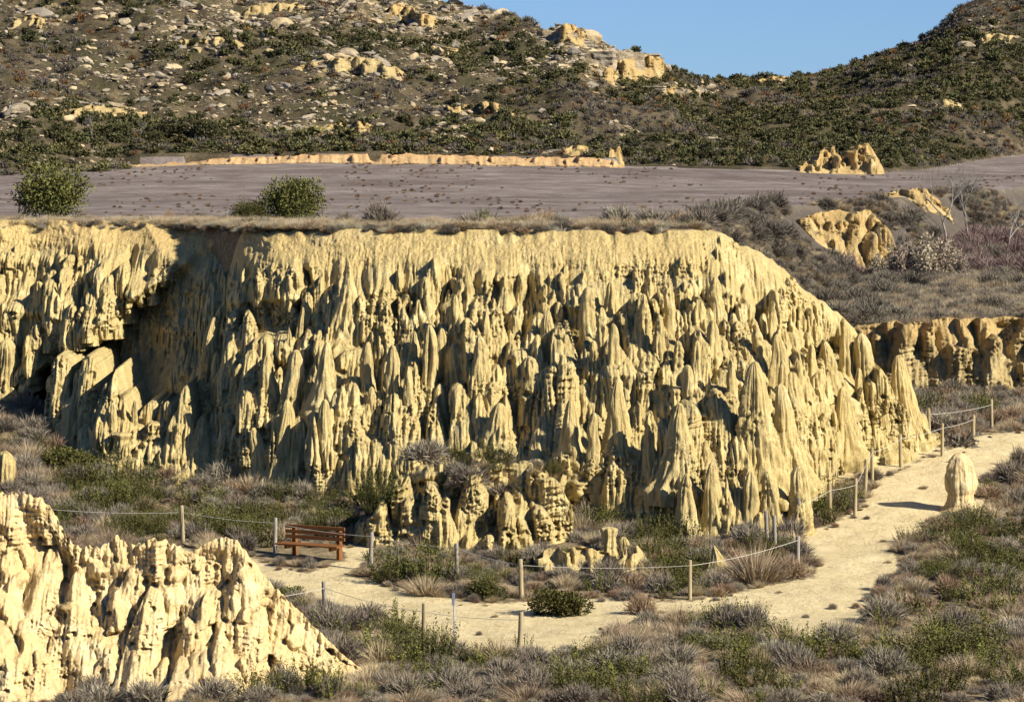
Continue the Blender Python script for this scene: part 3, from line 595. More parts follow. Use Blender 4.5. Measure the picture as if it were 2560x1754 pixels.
# ---- the main cliff
def pxof(x, y): return 1280 + 9000 * x / y
def cliff_cz(x, y=115.0):
    px = pxof(x, y); c = interp(px, FOOT); t = interp(px, TOP); px = pxof(x, c * .5 + t * .5); c = interp(px, FOOT); t = interp(px, TOP)
    zc = interp(c, VAL) + 0.75 * sstep(300, 0, px) * sstep(108, 117, c); pt = pxof(x, t); zt = np.where(pt < 1740, 8.95, np.minimum(interp(pt, CREST), 8.95))
    return px, c, t, zc, np.maximum(zt, zc + .3)
def cliff_prof(x, z):
    px, c, t, zc, zt = cliff_cz(x)
    f = (z - zc) / (zt - zc)
    s = interp(f, [(-.3, -.04), (0, 0), (.10, .03), (.26, .17), (.31, .25), (.42, .35), (.54, .46), (.60, .58), (.72, .70), (.865, .84), (.985, .975), (1, 1.0)])
    wnd = sstep(-.02, .12, s) * (1 - sstep(.72, .90, s))
    y = c + s * (t - c)
    lo = fbm2(x * 0.24, z * 0.20, 3, 41); mid = n2(x * 0.8, z * 0.35, 45) + .5 * n2(x * 1.7, z * .7, 46)
    gul = np.clip(1 - np.abs(n2(x * 0.30 + .1 * n2(x, z, 4), z * 0.06, 47)) * 5, 0, 1)
    gul2 = np.clip(1 - np.abs(n2(x * 0.85 + .15 * n2(x, z, 5), z * 0.14, 48)) * 4, 0, 1)
    y = y + wnd * (-1.05 * lo - 0.42 * mid + (.55 + .5 * (1 - sstep(650, 950, px))) * gul + 0.42 * gul2)
    xc_ = (572 - 1280) / 9000 * 117.0; dx = xc_ - x
    yt_ = np.minimum(113.9 + .975 * z + 1.30 * dx, 125.3 + 0 * x)
    zlow = interp(dx, [(0, 1.2), (1.0, 1.6), (1.8, 2.7), (5.0, 2.75), (6.2, 2.0), (9, 2.0)])
    wt = sstep(.0, .5, dx) * (1 - sstep(8.2, 9.6, dx)) * sstep(0, .45, z - zlow) * (1 - sstep(-.1, .5, z - (8.75 - .75 * dx)))
    y = y + wt * np.maximum(yt_ + .25 * n2(x * 1.2, z * .5, 52) - y, 0)
    wnd = wnd * (1 - .5 * wt)
    step = n2(x * .35, z * .9, 49) ; y = y + wnd * 0.5 * np.clip(step * 3, -1, 1)
    return y
ch = Sheet(-20.4, 15.6, 0.030, lambda x: cliff_cz(x)[3] - .5, lambda x: cliff_cz(x)[4], cliff_prof, 300)
cpx, cc_, ct_, czc, czt = cliff_cz(ch.X)
cs = (ch.Z - czc) / (czt - czc)
RGT = sstep(1560, 1800, cpx)
SHADE = [(430, 528), (510, 540), (490, 640), (465, 760), (450, 880), (425, 900), (330, 905), (170, 900), (100, 950), (-40, 925), (-40, 885), (60, 845), (130, 800), (200, 745), (290, 690), (360, 640)]
big_l, st_l = [], []
for k, (tx, ty, bx, by, wd, st) in enumerate(spires):
    dh = ch.hit(bx, by, 100, 126)
    if dh is None: continue
    shd_ = inside(np.array([tx / D]), np.array([ty / D - 6]), SHADE)[0] and by / D < 975
    if shd_:
        dh += 1.0
        for _q in range(14):
            x_, _, z_ = at(tx, ty + 25, dh); w_y = ch.look(x_, z_)
            if w_y is None or w_y - dh < 1.0: break
            dh += .3
    R = wd / 2 / 9000 * dh * 0.98; bxw, _, bz = at(bx, by, dh); txw, _, tz = at(tx, ty, dh)
    if shd_: st_l.append((k, dh + .5, R * .75, bxw, bz, txw, tz, st)); continue
    wy = ch.look(bxw, min(tz - .15, ch.hi[min(max(int((bxw - ch.x0) / ch.res), 0), len(ch.xs) - 1)] - .02))
    (big_l if (R > 0.34 or (by > 1120 and R > .24) or (wy is not None and wy - dh > 1.1 + R)) else st_l).append((k, dh, R, bxw, bz, txw, tz, st))
r_ = np.random.default_rng(21)
dn = n2(ch.X * .4, ch.Z * .5, 75)
cand = []
for k in range(9000):
    j = r_.integers(10, len(ch.xs) - 10); i = r_.integers(4, ch.rows - 8); f = cs[i, j]; rg = RGT[i, j]
    if f < 0.0 or f > 0.84 + .12 * rg - .07 * r_.random() or dn[i, j] < r_.random() - .55: continue
    b_ = r_.random() ** 3.0; R = (0.05 + 0.36 * b_) * (1.25 - 0.8 * f) ; H = R * r_.uniform(2.2, 5.6)
    sx_ = pxof(ch.xs[j], ch.B[i, j]) / D; sy_ = (225 + (EYE - ch.Z[i, j]) / ch.B[i, j] * 9000) / D
    if R > .09 and sx_ < 505 and inside(np.array([sx_]), np.array([sy_ - 10]), SHADE)[0]: R *= .5; H *= .55
    if f > .66: R *= .62; H *= .75
    if rg < .3: H = max(min(H, ch.Z[0, j] + .5 + (.82 + .05 * r_.random()) * (ch.hi[j] - ch.Z[0, j] - .5) - ch.Z[i, j]), .12)
    i2 = min(i + int(H / 8.5 * ch.rows), ch.rows - 1); bk = max(ch.B[i2, j] - ch.B[i, j], 0); ins_ = sx_ < 505 and inside(np.array([sx_]), np.array([sy_ - 10]), SHADE)[0]; bk = min(bk * .9, 1.1) if ins_ else min(max(bk * .35, bk - 1.0), 1.6)
    if ins_ and f < .35: H = min(H, .7)
    cand.append((ch.Z[i, j] + H, ch.xs[j], ch.Z[i, j], R, ch.B[i, j], k, r_.choice(['b', 'b', 'b', 'w', 'k', 'p']), r_.uniform(.7, 1.5), r_.normal() * R * .5, bk))
cand.sort(key=lambda c: -c[0])
for zt_, xc, zb, R, yb, k, st, el, ln, bk in cand: 
    j = int((xc - ch.x0) / ch.res); ch.stamp(xc, min(zt_, ch.hi[j] + .12), zb, R, yb + R * .35, st, k, el, ln, 0.0, bk)
for k, dh, R, bxw, bz, txw, tz, st in st_l:
    wy = ch.look(txw, tz - .1) or dh; ch.stamp(bxw, tz, bz, R, dh + R * .35, st, k, .9 + .5 * ((k * 7) % 5) / 5, txw - bxw, 0.0, min(max(wy - dh - .3, 0) * .55, .9))
body = sstep(-0.02, 0.05, cs); ap = sstep(.80, .89, cs - .12 * RGT + .05 * n2(ch.X * .5, ch.X * 0, 64))
ch.relief(401, body * (1 - .9 * ap), 1.35, .8, .02)
ch.holes(560, 5, .04, .16, 1.7, (cs > .02) & (cs < .7))
# apron of loose earth below the rim
ch.Y += ap * (-0.05 * n2(ch.X * 3, ch.Z * 5, 62) + 0.03 * n2(ch.X * 11, ch.Z * 14, 63) + 0.12 * np.abs(n2(ch.X * 1.3 + .3 * ch.Z, ch.Z * .4, 61)) + (1 - sstep(300, 1000, cpx)) * 0.75 * np.abs(n2(ch.X * 0.5 + .35 * ch.Z, ch.Z * .15, 66)))
ch.Y += ap * (1 - sstep(.90, .99, cs)) * (0.07 * np.abs(n2(ch.X * 4.5 + .4 * n2(ch.X, ch.Z, 5), ch.Z * .8, 68)) + .06 * np.abs(n2(ch.X * 10, ch.Z * 2, 69)))
ch.Y += sstep(.965, 1.0, cs) * (.10 + .25 * np.clip(n2(ch.X * 1.1, ch.Z * 0, 72) + .6 * n2(ch.X * 3.5, ch.Z * 0, 73), 0, 1))
soil = np.clip(sstep(.80, .93, cs + .05 * n2(ch.X * .6, ch.Z, 70)) * (.85 + .2 * n2(ch.X, ch.Z * 2, 71)), 0, 1) * (1 - .5 * sstep(450, 1000, cpx)); soil = np.where(cpx > 1790, soil * .3, soil)
rimdrop = 0.30 * np.clip(n2(ch.xs * .9, ch.xs * 0, 74) + .5 * n2(ch.xs * 3.1, ch.xs * 0, 76), 0, 1); ch.Z -= sstep(.9, 1.0, ch.V)[:, None] * rimdrop[None, :] * .8
isr = cpx[-1] > 1735
# behind the rim: flat under the field at left, falling away at the right end
Zcap = ch.Z[-1].copy()
cl_keep = (cpx < 2352)
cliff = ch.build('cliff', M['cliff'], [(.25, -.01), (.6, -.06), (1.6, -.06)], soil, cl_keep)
# (the right end gets a back slope)
me_ = cliff.data; nco = np.empty(len(me_.vertices) * 3, np.float32); me_.vertices.foreach_get('co', nco); nco = nco.reshape(-1, 3)
pv = pxof(nco[:, 0], nco[:, 1]); cap_t = interp(pv, TOP); capm = (nco[:, 1] > cap_t + .35) & (pv > 1742)
nco[:, 2] -= np.where(capm, (nco[:, 1] - cap_t - .2) * 1.6 * sstep(1742, 1800, pv), 0); me_.vertices.foreach_set('co', nco.ravel()); me_.update()
tag(cliff, kind='structure')
for k, dh, R, bxw, bz, txw, tz, st in big_l:
    H = max(tz - bz, .25); o = link('rock_spire', spire_mesh(R, H, st, k * 3 + 11, 0.85 + 0.45 * ((k * 37) % 10) / 10, (txw - bxw, 0), 0.9), M['cliff'], cliff, (bxw, dh + .32 * R, bz))
print('spires', len(big_l), len(st_l), len(cand))
def in_cliff(x, y):
    """true where the ground is covered by the cliff body"""
    x = np.atleast_1d(x); y = np.atleast_1d(y); j = np.clip(((x - ch.x0) / ch.res).astype(int), 0, len(ch.xs) - 1); i = int(.5 / 8.5 * ch.rows) + 6
    yf = np.minimum(ch.Y[i, j], ch.Y[min(i + 12, ch.rows - 1), j]); return (y > yf - .15) & (y < interp(pxof(x, y), TOP) + 2.5) & (x > ch.x0) & (x < ch.xs[-1]) & (pxof(x, y) < 2350)

# ---- other bluffs, same construction
def bluff(name, px0, px1, foot, top, ztop, res, mat, seed, fl=1.0, nst=0, soilb=0.0, rmax=.4, strata=.1, spr=(), slope=None, holes=0, bulge=1.0, zdrop=.3, zfloor=None, back=1.0, crumb=1.0):
    dm = np.mean([t_[1] for t_ in foot]); x0 = (px0 - 1280) / 9000 * (dm + .5); x1 = (px1 - 1280) / 9000 * (dm + .5)
    def prm(x):
        px = pxof(x, dm + .5); c = interp(px, foot); t = interp(px, top); zf = T(x, c - .3) if zfloor is None else zfloor + 0 * x; zt = np.maximum(interp(px, ztop), zf + .15); return px, c, t, zf, zt
    pf_ = slope or [(-.5, -.1), (0, 0), (.15, .05), (.45, .3), (.55, .5), (.8, .7), (1, 1)]
    def prof(x, z):
        px, c, t, zf, zt = prm(x); s_ = interp((z - zf) / (zt - zf), pf_)
        wnd = sstep(-.02, .1, s_) * (1 - sstep(.8, 1, s_)); dd = (t - c)
        gul = np.clip(1 - np.abs(n2(x * 0.55, z * 0.12, seed + 47)) * 4, 0, 1)
        return c + s_ * dd + bulge * (-.45 * fbm2(x * .5, z * .4, 3, seed + 40) - .2 * n2(x * 1.6, z * .7, seed + 41) + .5 * gul) * wnd * min(1, np.mean(dd) / 2)
    H = float(np.max([t_[1] for t_ in ztop])) - float(np.min(T(np.array([x0, (x0 + x1) / 2, x1]), np.full(3, dm))))
    sh = Sheet(x0, x1, res, lambda x: prm(x)[3] - zdrop, lambda x: prm(x)[4] + (0.10 * n2(x * 1.3, 0 * x, seed + 50) + .05 * n2(x * 5, 0 * x, seed + 51)) * bulge, prof, max(24, int((H + zdrop) / res)))
    px_, c_, t_1, zf_, zt_ = prm(sh.X); fr = (sh.Z - zf_) / (zt_ - zf_)
    rr = np.random.default_rng(seed)
    for k in range(nst):
        j = rr.integers(4, len(sh.xs) - 4); i = rr.integers(1, sh.rows - 4)
        if fr[i, j] > .8 or fr[i, j] < -.05: continue
        R = (0.1 + rmax * rr.random() ** 1.7) * fl; hh = R * rr.uniform(1.8, 5)
        sh.stamp(sh.xs[j], min(sh.Z[i, j] + hh, sh.hi[j] + .1), sh.Z[i, j], R, sh.B[i, j] + R * .35, rr.choice(['b', 'b', 'w', 'k']), k, rr.uniform(.7, 1.4), rr.normal() * R * .4)
    polar = []
    for k, (tx, ty, bx, by, wd, st) in enumerate(spr):
        dh = sh.hit(bx, by, dm - 6, dm + 10)
        if dh is None: continue
        R = wd / 2 / 9000 * dh * .98; q = at(bx, by, dh); tq = at(tx, ty, dh)
        if R > 9: polar.append(1)
        sh.stamp(q[0], tq[2], q[2], R, dh + R * .35, st, k + 5, 1.0, tq[0] - q[0])
    A = sstep(-.02, .06, fr) * (1 - .4 * sstep(.93, 1, fr))
    sh.relief(seed, A * fl, 1.0, crumb, strata)
    if holes: sh.holes(holes, seed, .03, .12, 1.8, (fr > .05) & (fr < .95))
    so_ = np.clip(soilb * sstep(.5, .9, fr) + .15 * n2(sh.X, sh.Z, seed + 60), 0, 1)
    o = sh.build(name, mat, [(.15 * back, -.02), (.6 * back, -.25), (1.4 * back, -1.0)], so_); tag(o, kind='structure')
    return o, sh
bluff('rear_cliff', 2060, 2900, [(2000, 136.2), (2150, 136.0), (2300, 135.2), (2560, 134.8), (2900, 134)], [(2000, 138.0), (2150, 137.8), (2300, 137.3), (2560, 136.9), (2900, 136)], [(2040, 3.2), (2120, 4.3), (2200, 4.62), (2500, 4.85), (2900, 5)], 0.05, M['rear'], 301, 0.9, 70, 0.9, strata=.7)
bluff('terrace_bluff', 1925, 2262, [(1925, 162.2), (2050, 161.6), (2262, 163.0)], [(1925, 164.9), (2050, 164.8), (2262, 166.1)], [(1925, 5.8), (1950, 6.8), (1990, 7.75), (2060, 7.95), (2190, 7.95), (2230, 7.1), (2262, 5.8)], 0.06, M['bank'], 331, 0.9, 60, 0.3, rmax=.5)
bluff('pale_bank', 2165, 2440, [(2165, 178), (2300, 182), (2440, 187)], [(2165, 181), (2300, 185.2), (2440, 189.5)], [(2165, 7.2), (2200, 8.3), (2310, 8.6), (2360, 7.9), (2440, 6.6)], 0.08, M['bank'], 341, 0.9, 40, 0.3, rmax=.3, bulge=1.6)
bluff('pale_hummock', 1935, 2050, [(1935, 158.2), (2050, 158.2)], [(1935, 160.5), (2050, 160.5)], [(1935, 5.4), (1960, 6.15), (2015, 6.2), (2050, 5.3)], 0.07, M['bank'], 351, 0.5, 0, 0.3)
bluff('earth_bank', 300, 1562, [(300, 211.3), (1562, 211.6)], [(300, 212.0), (1562, 212.5)], [(300, 8.5), (340, 9.0), (400, 9.0), (460, 9.25), (560, 9.5), (700, 9.6), (850, 9.75), (918, 9.75), (926, 9.3), (940, 9.3), (952, 9.75), (1100, 9.7), (1230, 9.6), (1330, 9.5), (1380, 9.55), (1500, 9.5), (1540, 9.3), (1562, 8.7)], 0.08, M['orange'], 361, 0.6, 40, 0.55, rmax=.3)
bluff('gully_bank', 1978, 2215, [(1978, 213.6), (2215, 215.5)], [(1978, 217.2), (2100, 220), (2215, 223)], [(1978, 8.7), (2000, 9.0), (2030, 9.35), (2060, 9.95), (2100, 10.15), (2112, 9.35), (2135, 9.6), (2165, 10.1), (2200, 10.25), (2215, 9.6)], 0.08, M['bank'], 371, .9, 70, 0.5, rmax=.22, bulge=1.2)
bluff('small_gully_bank', 1362, 1475, [(1362, 214.0), (1475, 215.4)], [(1362, 216.5), (1475, 218.5)], [(1362, 9.0), (1400, 9.9), (1440, 10.25), (1475, 10.1)], 0.08, M['bank'], 381, 0.7, 14, 0.3)
bluff('yellow_knob', 1508, 1562, [(1508, 214.0), (1562, 214.4)], [(1508, 216.2), (1562, 216.4)], [(1508, 9.1), (1525, 10.1), (1550, 10.15), (1562, 9.2)], 0.07, M['bank'], 391, 0.6, 6, 0.3)
SP_m = [(600, 195, 610, 490, 115, 'k'), (370, 158, 375, 440, 90, 'k'), (430, 345, 420, 500, 100, 'b'), (1085, 235, 1080, 560, 100, 'k'), (200, 318, 190, 525, 110, 'k'), (770, 305, 770, 440, 90, 'b'), (1335, 105, 1340, 330, 150, 'c'), (960, 490, 960, 600, 90, 'b'),
        (1130, 515, 1130, 590, 60, 'b'), (500, 220, 500, 360, 44, 'b'), (1050, 460, 1045, 590, 60, 'b'), (1210, 430, 1210, 540, 60, 'b'), (680, 240, 690, 420, 80, 'k'), (1440, 130, 1450, 330, 80, 'k'), (900, 250, 905, 440, 90, 'k')]
mo, smo = bluff('rock_mound', 880, 1450, [(880, 103.3), (960, 102.2), (1100, 101.8), (1250, 101.8), (1400, 102.8), (1450, 104)], [(880, 105), (960, 104.5), (1100, 104.6), (1250, 104.8), (1400, 105.0), (1450, 105.5)],
      [(880, 0.9), (930, 1.4), (975, 2.05), (1050, 2.55), (1150, 2.45), (1250, 2.6), (1330, 2.65), (1400, 2.2), (1450, 1.0)], 0.028, M['cliff'], 421, 1.0, 60, 0.0, rmax=.34, strata=.45, spr=[zc(a, b) + zc(c, d) + (w_ / 2.5822, s_) for a, b, c, d, w_, s_ in SP_m], holes=60, back=2.2)
le, sle = bluff('rock_ledge', 1300, 1650, [(1300, 98.3), (1400, 97.2), (1560, 97.3), (1650, 98.5)], [(1300, 99.6), (1400, 99.4), (1560, 99.4), (1650, 99.9)], [(1300, 0.2), (1340, 0.75), (1430, 0.9), (1520, 0.7), (1600, 0.85), (1650, 0.2)], 0.03, M['cliff'], 431, 0.8, 16, 0.2, rmax=.2, strata=.6)

# ledges of bedrock breaking through the hillsides
def hill_row(X_, Y_):
    ax, az = ray(X_ * D, Y_ * D); d = 206.0
    while d < 294:
        if zT(ax * d, d) >= EYE + az * d: return d
        d += .1
    return None
for k, (xa_, xb_, ya_, yb_, h_, mt) in enumerate([(655, 925, 160, 172, 1.0, 'rear'), (140, 330, 268, 266, .8, 'rear'), (1255, 1345, 92, 96, 1.1, 'bank'), (1355, 1535, 176, 172, 1.5, 'bank'), (1470, 1565, 214, 214, .6, 'bank'), (1680, 1830, 192, 188, .5, 'bank'), (2080, 2200, 246, 244, .5, 'rear'), (690, 900, 300, 292, .5, 'bank'),
                                             (860, 1010, 40, 60, 1.1, 'bank'), (540, 700, 40, 30, .8, 'rear'), (400, 560, 100, 112, .7, 'rear'), (960, 1100, 120, 130, .6, 'rear'), (1000, 1180, 252, 262, .5, 'bank'), (20, 120, 62, 58, .7, 'rear'), (2200, 2320, 110, 90, .9, 'rear')]):
    pts = []
    for t_ in np.linspace(0, 1, 7):
        X_ = xa_ + t_ * (xb_ - xa_); d = hill_row(X_, ya_ + t_ * (yb_ - ya_) + 4 * math.sin(t_ * 9 + k))
        if d: pts.append((X_ * D, d, t_))
    if len(pts) < 4: continue
    ft = [(a, b - .3) for a, b, t_ in pts]; tp = [(a, b + 1.5) for a, b, t_ in pts]
    zt_ = [(a, zT((a - 1280) / 9000 * b, b) + .12 + h_ * math.sin(math.pi * t_) ** .6 * (.55 + .45 * math.sin(t_ * 17 + k) ** 2) ) for a, b, t_ in pts]
    dm = np.mean([b for a, b, t_ in pts]); bluff('hill_ledge', pts[0][0] + 3, pts[-1][0] - 3, ft, tp, zt_, 0.09, M[mt], 600 + 7 * k, .9, 26, 0.25, rmax=.35, strata=.5, bulge=1.6, crumb=.8, back=1.2)

# ------------------------------------------------------------------ foreground badland
CRP = [(-900, 1090), (-200, 1100), (0, 1125), (60, 1128), (88, 1132), (112, 1170), (140, 1225), (170, 1248), (235, 1240), (258, 1222), (280, 1245), (315, 1235), (345, 1222), (385, 1238), (420, 1258), (470, 1232), (500, 1222), (530, 1232), (560, 1268), (600, 1322), (660, 1380), (720, 1440), (770, 1490), (815, 1522), (850, 1570)]
def bad_zhi(x):
    px = pxof(x, 82.0); z = EYE - (interp(px, [(a * D, b * D) for a, b in CRP]) - 225) / 9000 * 82.4
    return np.maximum(z, 0.12) + (0.10 * np.abs(n2(x * 3.1, 0 * x, 81)) + .09 * n2(x * 8, 0 * x, 82)) * np.clip(z / 2, .1, 1)
def bad_prof(x, z):
    hi = np.maximum(bad_zhi(x), .15); f = z / hi; L = .5 + 2.5 * np.clip(hi / 3.3, 0, 1.15)
    s_ = interp(f, [(-.5, -.05), (0, 0), (.14, .06), (.24, .28), (.38, .38), (.45, .56), (.62, .66), (.70, .84), (.88, .93), (1, 1)])
    wnd = sstep(-.02, .1, s_) * (1 - sstep(.85, 1, s_)) * np.clip(hi / 2.5, 0, 1)
    gul = np.clip(1 - np.abs(n2(x * 0.5, z * 0.15, 83)) * 3.5, 0, 1); gul2 = np.clip(1 - np.abs(n2(x * 1.2, z * 0.4, 84)) * 3.5, 0, 1)
    return 82.4 - L + s_ * L + wnd * (-.6 * fbm2(x * .45, z * .5, 3, 85) - .35 * n2(x * 1.5, z * 1.2, 86) + .5 * gul + .28 * gul2)
bs = Sheet(-17.5, -3.05, 0.023, lambda x: 0 * x - .35, bad_zhi, bad_prof, 210)
bf = bs.Z / np.maximum(bad_zhi(bs.X), .15)
rf = np.random.default_rng(5); cb = []
for k in range(150):
    j = rf.integers(6, len(bs.xs) - 6); i = rf.integers(4, bs.rows - 10)
    if bf[i, j] < 0 or bf[i, j] > .9 or bs.hi[j] < .5: continue
    R = (.08 + .42 * rf.random() ** 2) * min(1, .4 + bs.hi[j] / 4); hh = R * rf.uniform(1.2, 3.2)
    cb.append((bs.Z[i, j] + hh, bs.xs[j], bs.Z[i, j], R, bs.B[i, j], k))
cb.sort(key=lambda c: -c[0])
for zt_, xc, zb, R, yb, k in cb:
    j = int((xc - bs.x0) / bs.res); bs.stamp(xc, min(zt_, bs.hi[j] + .1), zb, R, yb + R * .4, rf.choice(['w', 'w', 'b', 'p']), k, rf.uniform(.6, 1.3), rf.normal() * R * .6, .5, .3 * R)
SP_b = [(755, 456, 740, 700, 186, 'w'), (965, 468, 975, 800, 263, 'w'), (1085, 545, 1090, 800, 170, 'w'), (1365, 470, 1350, 780, 232, 'w'), (1480, 490, 1490, 720, 170, 'w'), (1235, 600, 1240, 850, 186, 'w'), (450, 775, 470, 1440, 325, 'w'), (885, 895, 900, 1560, 356, 'w'),
        (640, 655, 640, 850, 108, 'w'), (560, 735, 580, 900, 201, 'w'), (270, 600, 240, 1000, 248, 'w'), (120, 1080, 130, 1540, 356, 'w'), (1600, 1020, 1590, 1460, 356, 'w'), (1385, 1185, 1390, 1549, 217, 'w'), (1945, 1055, 1950, 1290, 310, 'w'), (1290, 900, 1295, 1200, 124, 'w'),
        (1400, 860, 1410, 1020, 139, 'w'), (1300, 1000, 1320, 1220, 124, 'w'), (1110, 1365, 1110, 1600, 120, 'k'), (500, 780, 505, 960, 124, 'w'), (330, 1075, 330, 1450, 110, 'k'), (410, 530, 400, 700, 108, 'w'), (1230, 1360, 1230, 1560, 120, 'k'), (820, 700, 830, 900, 170, 'w'),
        (1060, 750, 1060, 900, 93, 'w'), (60, 1150, 40, 1600, 248, 'w'), (1000, 830, 1010, 1100, 263, 'w'), (700, 1100, 700, 1400, 186, 'w'), (1780, 900, 1790, 1080, 217, 'w'), (1560, 700, 1560, 950, 201, 'w'), (1490, 1290, 1500, 1549, 201, 'w')]
for k, (a, b, c, d, w_, s_) in enumerate(SP_b):
    tx, ty = zl(a, b); bx, by = zl(c, d); dh = bs.hit(bx, by, 74, 86)
    if dh is None: dh = 79.4
    R = w_ / 2.5822 / 2 / 9000 * dh; q = at(bx, by, dh); tq = at(tx, ty, dh); wy = bs.look(tq[0], tq[2] - .12) or 82.0; bs.stamp(q[0], tq[2], q[2], R, dh + R * .45, s_, k, .8, tq[0] - q[0], .45, max(wy - dh - .1, 0) * .85)
Ab = sstep(-.02, .06, bf)
bs.relief(501, Ab, 0.62, 0.5, .12, 1.1)
bs.Y += Ab * (-.10 * n2(bs.X * 2.2, bs.Z * 2.6, 511) + .02 * n2(bs.X * 15, bs.Z * 15, 512))
bs.holes(240, 9, .03, .10, 2.2, (bf > .05) & (bf < .96)); bs.holes(14, 19, .12, .22, 2.0, (bf > .2) & (bf < .85))
bad = bs.build('badland', M['fore'], [(.12, -.05), (.5, -.7), (1.3, -2.2), (2.2, -4.2)], np.clip(.35 * n2(bs.X * .8, bs.Z * .8, 97), 0, .4)); tag(bad, kind='structure')
def in_bad(x, y):
    x = np.atleast_1d(x); y = np.atleast_1d(y); j = np.clip(((x - bs.x0) / bs.res).astype(int), 0, len(bs.xs) - 1); i = 22
    return (x > bs.x0) & (x < bs.xs[-1]) & (y > bs.Y[i:i + 30, :].min(0)[j] - .05) & (y < 83.6) & (bs.hi[j] > .2)
def zmo(x, y):
    j = int((x - smo.x0) / smo.res)
    if j < 0 or j >= len(smo.xs): return -9
    col = smo.Y[:, j]; k = np.where(col <= y)[0]
    return float(smo.Z[k[-1], j]) if len(k) else -9
# ------------------------------------------------------------------ plant prototypes (unit: metres)
def blades_mesh(name, base, dirv, length, width, droop, rnd, segs=2, twist=None):
    """ribbons: base (n,3), dirv (n,3) unit, droop (n,3) bending vector; tapering to a point"""
    n = len(base); dirv = dirv / np.linalg.norm(dirv, axis=1)[:, None]
    side = np.cross(dirv, np.random.default_rng(n).normal(size=(n, 3))); side /= np.linalg.norm(side, axis=1)[:, None] + 1e-9
    L = length[:, None]; W = width[:, None] * side / 2
    P0 = base; P1 = base + dirv * L * 0.55 + droop * 0.3 * L; P2 = base + dirv * L + droop * L
    Vv = np.stack([P0 - W, P0 + W, P1 - W * .8, P1 + W * .8, P2], 1).reshape(-1, 3)
    i = np.arange(n)[:, None] * 5
    F = np.concatenate([i + [[0, 1, 3]], i + [[0, 3, 2]], i + [[2, 3, 4]]], 0)
    tip = np.tile([0.0, 0.0, 0.55, 0.55, 1.0], n); rn = np.repeat(rnd, 5)
    return Vv, F, tip, rn
def merge(parts):
    Vs, Fs, ts, rs = [], [], [], []; o = 0
    for V_, F_1, t_, r_1 in parts:
        Vs.append(V_); Fs.append(F_1 + o); ts.append(t_); rs.append(r_1); o += len(V_)
    return np.concatenate(Vs), np.concatenate(Fs), np.concatenate(ts), np.concatenate(rs)
def to_mesh(name, P, mat):
    Vv, Ff, t_, r_1 = P
    me = mesh_np(name, Vv, Ff, False, {'tip': t_, 'rnd': r_1}); me.materials.append(mat); return me
def dome_dirs(r, n, up=0.15):
    z = r.uniform(up, 1, n) ** 0.8; a = r.uniform(0, 2 * np.pi, n); h = np.sqrt(1 - z * z); return np.stack([h * np.cos(a), h * np.sin(a), z], -1)
def twig_shrub(seed, n=520, R=0.5, H=0.42, w=0.012, mat='twig'):
    r = np.random.default_rng(seed); d = dome_dirs(r, n, 0.03)
    lobes = dome_dirs(r, 7, 0.2); k = np.max(d @ lobes.T, 1); sc = 0.62 + 0.45 * k ** 3
    start = r.uniform(0.15, 0.86, n)
    shell = d * np.array([R, R, H]) * sc[:, None]
    base = shell * start[:, None] + r.normal(size=(n, 3)) * 0.03; base[:, 2] = np.abs(base[:, 2])
    dv = d + r.normal(size=(n, 3)) * 0.62; dv[:, 2] += 0.2
    ln = np.linalg.norm(shell, axis=1) * (1.12 - start) * r.uniform(0.6, 1.1, n)
    return to_mesh('twigs', blades_mesh('t', base, dv, ln, np.full(n, w) * r.uniform(.7, 1.5, n), r.normal(size=(n, 3)) * 0.1, r.random(n)), M[mat])
def grass_tuft(seed, n=300, R=0.45, H=0.5, w=0.011, mat='straw', lean=(-0.15, 0.0)):
    r = np.random.default_rng(seed); a = r.uniform(0, 2 * np.pi, n); q = r.random(n) ** 0.6
    base = np.stack([np.cos(a) * q * R * 0.45, np.sin(a) * q * R * 0.45, np.zeros(n)], -1)
    dv = np.stack([np.cos(a) * q * 0.65 + lean[0], np.sin(a) * q * 0.65 + lean[1], np.ones(n)], -1) + r.normal(size=(n, 3)) * 0.14
    ln = H * r.uniform(0.55, 1.15, n) * (1.1 - .25 * q); dr = np.stack([np.cos(a) * .4 * q + lean[0] * 1.2, np.sin(a) * .4 * q, -0.28 * q], -1)
    return to_mesh('blades', blades_mesh('g', base, dv, ln, np.full(n, w) * r.uniform(.6, 1.4, n), dr, r.random(n)), M[mat])
